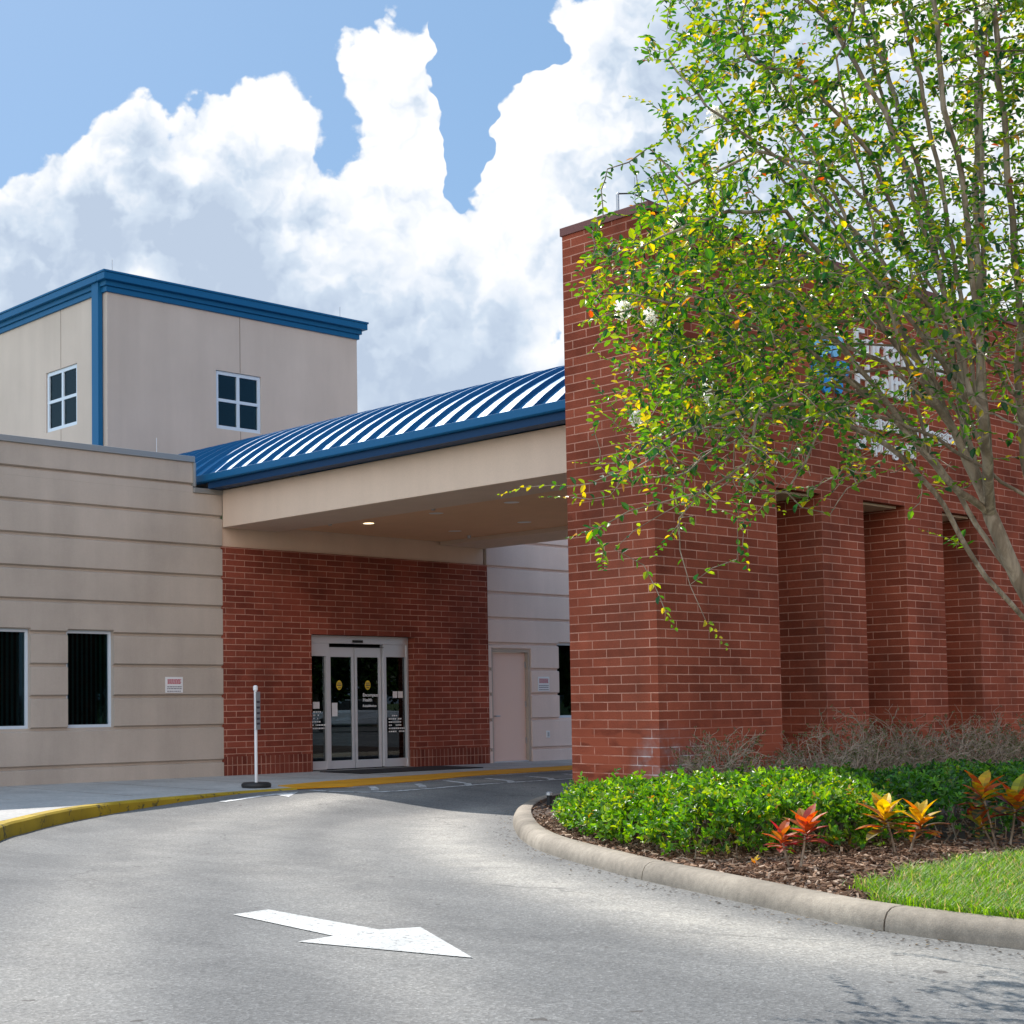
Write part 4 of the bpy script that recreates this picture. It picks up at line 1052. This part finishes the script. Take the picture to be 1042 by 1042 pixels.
def twiggy(x, y, h, w, label, leafy=.25, dens=26):
    t = thing('bare_shrub', (x, y, .09), label, 'shrub', 'bare twiggy shrubs along the foot of the brick wall'); del t['group']
    b = MB(); l_ = MB()
    def grow(p, d, L_, r, lev):
        pts = [p]; q = p
        for j in range(3):
            d = (d+rv()*.45+Vector((0, 0, .03))).normalized(); q = q+d*L_/3; pts.append(q)
        b.tube(pts, [r, r*.92, r*.85, r*.75], 4 if lev < 2 else 3, cap=False)
        if lev < 4:
            for _ in range(random.choice((2, 2, 3))):
                nd = (d+rv()*.85).normalized(); grow(random.choice(pts[1:]), nd, L_*random.uniform(.55, .8), r*.68, lev+1)
        if lev >= 2 and random.random() < leafy:
            for _ in range(4): l_.leaf(q+rv()*.012, rv(), rv(), random.uniform(.018, .032), .014, pick([(3, (.08, .10, .03)), (2, (.15, .15, .07)), (1, (.2, .17, .10))]))
    for _ in range(dens):
        a = random.uniform(0, 6.28); rr = random.uniform(0, .5)*w
        grow(Vector((x+rr*math.cos(a), y+rr*.5*math.sin(a), .08)), Vector((math.cos(a)*.55, math.sin(a)*.4, .9)).normalized(), h*random.uniform(.40, .56), .011, 0)
    b.build('twigs', 'twig', t, uvfix=False); l_.build('leaves', 'leaf', t, uvfix=False)
    return t
bs = twiggy(14.0, 9.75, .88, .6, 'bare grey shrub against the white-stained corner of the brick wall', .6, 34)
rb = MB(); c = Vector((13.62, 9.6, .62))
for _ in range(10): rb.leaf(c, rv(), rv(), .022, .02, (.55, .01, .04))
tag(rb.build('flower', 'petal', bs, uvfix=False), 'single small red flower')
twiggy(14.75, 9.6, .42, .4, 'lowest bare shrub, tucked between the corner shrub and the first slot opening', .4, 12)
for x, h, w_, lb in [(15.75, .95, .62, 'bare twiggy shrub below the first slot opening'), (16.85, 1.0, .62, 'bare twiggy shrub below the pier between first and second slots'),
                    (17.95, 1.06, .62, 'bare twiggy shrub below the second slot opening'), (19.1, 1.05, .62, 'bare twiggy shrub below the pier between second and third slots'), (20.3, 1.0, .62, 'bare twiggy shrub below the third slot opening'), (21.4, .98, .6, 'bare twiggy shrub at the right edge of the photo')]:
    twiggy(x, 9.7, h, w_, lb, .55, 27)

def croton(x, y, heads, label, stems=True):
    t = thing('croton', (x, y, .095), label, 'plant', 'crotons in the mulch'); del t['group']
    k2 = 0
    sb_ = MB(); lb_ = MB()
    for (dx, dy, h, sz, cols, nl) in heads:
        base = Vector((x+dx*.35, y+dy*.35, .08)); top = Vector((x+dx, y+dy, .095+h)); mid = base.lerp(top, .5)+Vector((random.uniform(-.02, .02), 0, 0))
        MB().tube([base, mid, top], [.011, .009, .008], 6).build('stem', 'bark', t, uvfix=False)
        for j in range(nl):
            a = j*2.4+random.uniform(-.3, .3); el = 1.25-1.35*(j/nl)+random.uniform(-.12, .12)
            L_ = sz*random.uniform(.85, 1.15); d = Vector((math.cos(a)*math.cos(el), math.sin(a)*math.cos(el), math.sin(el)))
            p = top-Vector((0, 0, .10*j/nl*sz/.16)); side = d.cross(Vector((0, 0, 1)))
            if side.length < .05: side = Vector((1, 0, 0))
            side.normalize(); up = side.cross(d).normalized()
            if up.z < 0: up = -up
            c = pick(cols(j/nl)); c2 = tuple(v*.8 for v in c)
            prev = None; wid = [.2, .55, .85, 1.08, 1.15, 1.1, .88, .55, .08]; n_ = len(wid)
            for k3 in range(n_):
                s_ = k3/(n_-1); ctr = p+d*L_*s_-up*L_*.22*s_*s_+Vector((0, 0, -.06*L_*s_)); w_ = wid[k3]*L_*.19
                row = (ctr-side*w_+up*w_*.3, ctr, ctr+side*w_+up*w_*.3)
                def bl_(c_): o_ = pick(cols(random.random())); w0 = random.choice((0, .15, .35, .6)); w1 = random.uniform(.75, 1.15); return tuple((a1*(1-w0)+a2*w0)*w1 for a1, a2 in zip(c_, o_))
                if prev: lb_.face([prev[0], prev[1], row[1], row[0]], bl_(c)); lb_.face([prev[1], prev[2], row[2], row[1]], bl_(c2))
                prev = row
    lb_.build('leaves', 'croton', t, uvfix=False)
OR = lambda u_: [(4, (.50, .13, .03)), (2, (.48, .24, .06)), (1, (.35, .05, .04))] if u_ < .6 else [(2, (.30, .05, .04)), (1, (.25, .12, .08))]
YL = lambda u_: [(4, (.62, .42, .015)), (1, (.60, .22, .02))] if u_ < .45 else [(2, (.10, .05, .02)), (1, (.38, .08, .02)), (1, (.12, .10, .03))]
MX = lambda u_: [(3, (.55, .12, .02)), (1.5, (.50, .34, .02)), (1, (.24, .26, .02))] if u_ < .5 else [(3, (.06, .08, .045)), (1, (.20, .025, .02)), (1, (.35, .22, .03))]
croton(9.87, 6.27, [(-.06, .07, .24, .15, OR, 14), (.07, -.05, .31, .19, OR, 20)], 'small croton with bright orange red leaves nearest the kerb')
croton(11.32, 6.25, [(-.10, .08, .34, .23, YL, 18), (.12, -.10, .29, .20, YL, 17)], 'croton with golden yellow upper leaves between the orange and the rightmost croton')
croton(12.32, 5.92, [(-.14, .10, .47, .22, MX, 18), (.10, -.06, .40, .23, MX, 22), (-.13, .13, .24, .18, MX, 14)], 'largest croton with orange, yellow and dark green leaves at the right edge')
croton(9.90, 6.42, [(-.13, .12, .05, .06, YL, 9)], 'tiny yellow orange croton sprout beside the orange croton')

def scatter_chips():
    b = MB(); cols = [(4, (.16, .085, .05)), (3, (.27, .16, .10)), (2, (.42, .30, .22)), (2, (.07, .035, .02))]
    inn = inner+[(29,-9)]; k2 = 0
    while k2 < 17000:
        if random.random() < .75: x, y = random.uniform(8.2, 12.6), random.uniform(4.3, 10.9)
        else: x, y = random.uniform(10.5, 22), random.uniform(5.5, 12.5)
        if not inpoly(x, y, inn): continue
        if y < grass_edge(x) - .05: continue
        p = Vector((x, y, .10+random.uniform(0, .03))); d = rv(); d.z *= .3; d.normalize(); nrm = (Vector((0, 0, 1))+rv()*.5).normalized()
        s_ = nrm.cross(d).normalized(); L_, w_ = random.uniform(.012, .035), random.uniform(.005, .012); c = pick(cols); up = nrm*.004
        A_ = [p-d*L_-s_*w_, p+d*L_-s_*w_*.6, p+d*L_*1.1+s_*w_*.7, p-d*L_*.9+s_*w_]
        i = len(b.v); b.v += [tuple(q+up) for q in A_]+[tuple(q-up) for q in A_]
        b.f += [(i, i+1, i+2, i+3), (i, i+4, i+5, i+1), (i+1, i+5, i+6, i+2), (i+2, i+6, i+7, i+3), (i+3, i+7, i+4, i)]; b.c += [c]*5; k2 += 1
    tag(b.build('bark_mulch', 'chip', uvfix=False), 'brown shredded bark mulch in the planting bed', 'mulch', kind='stuff')
def grass_edge(x): 
    return float(np.interp(x, [8.2, 8.6, 9.05, 9.5, 10.04, 10.7, 11.35, 12.4, 14, 20], [4.75, 4.9, 5.3, 5.35, 5.5, 5.55, 5.6, 5.3, 5.1, 4.9]))+.06*math.sin(x*7)
scatter_chips()
def grass():
    b = MB(); inn = offset_line(ISLS, .20)+[(29,-9)]; k2 = 0; cols = [(5, (.10, .23, .015)), (4, (.17, .31, .02)), (3, (.07, .17, .012)), (1.4, (.42, .36, .15)), (.6, (.30, .22, .09))]
    while k2 < 60000:
        if random.random() < .85: x, y = 8.2+random.random()**1.3*5.5, random.uniform(2.4, 6.1)
        else: x, y = random.uniform(8.2, 16), random.uniform(-4, 6)
        if y > grass_edge(x)+random.gauss(0, .05) or not inpoly(x, y, inn): continue
        sparse = math.exp(-((x-9.3)**2+(y-5.15)**2)/.10)
        if random.random() < sparse*.75: k2 += 1; continue
        h = random.uniform(.05, .13); a = random.uniform(0, 6.28); w_ = .0036; d = Vector((math.cos(a), math.sin(a), 0)); s_ = Vector((-d.y, d.x, 0))*w_
        p = Vector((x, y, .095)); q = p+d*h*.25+Vector((0, 0, h*.6)); e = p+d*h*.75+Vector((0, 0, h*.9)); c = pick(cols)
        b.face([p-s_, p+s_, q+s_*.8, q-s_*.8], c); b.face([q-s_*.8, q+s_*.8, e], c); k2 += 1
    tag(b.build('grass', 'grass', uvfix=False), 'bright green coarse grass behind the kerb', 'grass', kind='stuff')
    gs = [(x_, grass_edge(x_)-.03) for x_ in np.linspace(8.42, 20, 60)]
    struct(MB().prism([(20,-9),(8.85,-9),(8.46,-4),(8.36,0),(8.33,2.4),(8.35,3.84),(8.38,4.4)]+gs, .05, .1005).build('lawn', 'lawn', uvfix=False))
grass()
def litter():
    b = MB()
    for _ in range(420):
        i = random.randrange(len(ISLS)-30); p = Vector(ISLS[random.randrange(20, 90)]); 
        x = p.x+random.gauss(-.10, .12)-.02; y = p.y+random.gauss(.02, .12)
        if inpoly(x, y, ISLS+[(29,-9)]) : continue
        b.leaf(Vector((x, y, .006)), Vector((random.gauss(0, 1), random.gauss(0, 1), 0)), Vector((0, 0, 1)), random.uniform(.012, .035), .012, pick([(3, (.06, .04, .025)), (1, (.25, .16, .05)), (1, (.12, .08, .05))]), .1)
    tag(b.build('leaf_litter', 'chip', uvfix=False), 'small dead leaves and chips lying along the gutter of the island kerb', 'litter', kind='stuff')
litter()

# ------------------------------------------------------------------ the far side of the car park (seen in the door glass)
def simple_tree(x, y, h, label):
    t = thing('oak_tree', (x, y, -.08), label, 'tree', 'oak trees across the car park behind the viewpoint')
    b = MB(); top = h*.55
    b.tube([(x, y, -.1), (x+.1, y, h*.25), (x, y+.1, h*.45)], [.28, .22, .16], 8)
    for k2 in range(9):
        a = k2*.7; b.tube([(x, y+.05, h*.3+k2*.12), (x+math.cos(a)*h*.15, y+math.sin(a)*h*.15, h*.5), (x+math.cos(a)*h*.3, y+math.sin(a)*h*.3, h*.72)], [.10, .07, .03], 5)
    b.build('trunk', 'bark', t, uvfix=False)
    l_ = MB(); cl = [Vector((random.gauss(0, h*.18), random.gauss(0, h*.18), h*random.uniform(.16, .95))) for _ in range(44)]
    for c in cl:
        for _ in range(150):
            o = rv()*random.random()**.4*h*.15; l_.leaf(Vector((x, y, 0))+c+o, rv(), (Vector((0, 0, 1))+rv()), .34, .2, pick([(3, (.02, .05, .01)), (2, (.035, .08, .015))]))
    l_.build('crown', 'leaf', t, uvfix=False); return t
t0 = simple_tree(40, -24, 9, 'dark oak tree across the car park')
for (x, y, s_) in [(44.5,-23,.95),(49,-22,1.1),(53,-21.5,.95),(57,-21,1.1),(61,-20,1.0),(65.5,-19,1.1),(70,-16,1.0),(34,-27,1.0),(28,-30,1.1),(51,-29,1.2),(59,-28,1.3),(75,-11,1.1),(79,-4,1.1)]:
    c = t0.copy(); COL.objects.link(c); c.location = (x, y, -.08); c.scale = (s_,)*3; c.rotation_euler.z = random.uniform(0, 6)
    for chd in list(t0.children): q = chd.copy(); COL.objects.link(q); q.parent = c
def car():
    t = thing('parked_car', (46, -10.5, 0), 'silver saloon car parked across the car park, seen only in the door glass', 'car')
    B = MB(); prof = [(-2.25,.35),(-2.28,.7),(-2.1,.88),(-1.2,.97),(-.75,1.0),(.0,1.0),(1.3,.98),(2.1,.92),(2.28,.8),(2.28,.35)]
    n = len(prof); w_ = .86
    for sx in (-w_, w_):
        for a, z in prof: B.v.append((a, sx*(1 if z < .9 else .95), z))
    B.f = [tuple(range(n)), tuple(range(2*n-1, n-1, -1))]+[(i, n+i, n+(i+1) % n, (i+1) % n) for i in range(n)]; B.c = [None]*len(B.f)
    R = Matrix.Translation((46, -10.5, 0)) @ Matrix.Rotation(math.radians(43), 4, 'Z')
    def done(mb, nm, mt_, **k_): mb.v = [tuple(R @ Vector(v)) for v in mb.v]; return mb.build(nm, mt_, t, uvfix=False, **k_)
    done(B, 'body', 'alu', bevel=.05)
    C2 = MB(); pr = [(-1.1,.97),(-.45,1.42),(.75,1.45),(1.55,.97)]; n = 4
    for sx in (-.74, .74):
        for a, z in pr: C2.v.append((a, sx*(1 if z < 1.2 else .8), z))
    C2.f = [tuple(range(n)), tuple(range(2*n-1, n-1, -1))]+[(i, n+i, n+(i+1) % n, (i+1) % n) for i in range(n)]; C2.c = [None]*6
    done(C2, 'windows', 'dark'); done(MB().box(-.42, .74, -.58, .58, 1.44, 1.47), 'roof', 'alu')
    for a in (-1.4, 1.4):
        for s_ in (-.8, .8): done(MB().tube([(a, s_-.11, .33), (a, s_+.11, .33)], .33, 18), 'wheel', 'black')
    for s_ in (-.6, .6): done(MB().box(-2.31, -2.26, s_-.16, s_+.16, .62, .74), 'headlight', 'white')
car()
for o in bpy.data.objects:
    if '_o' in o: del o['_o']
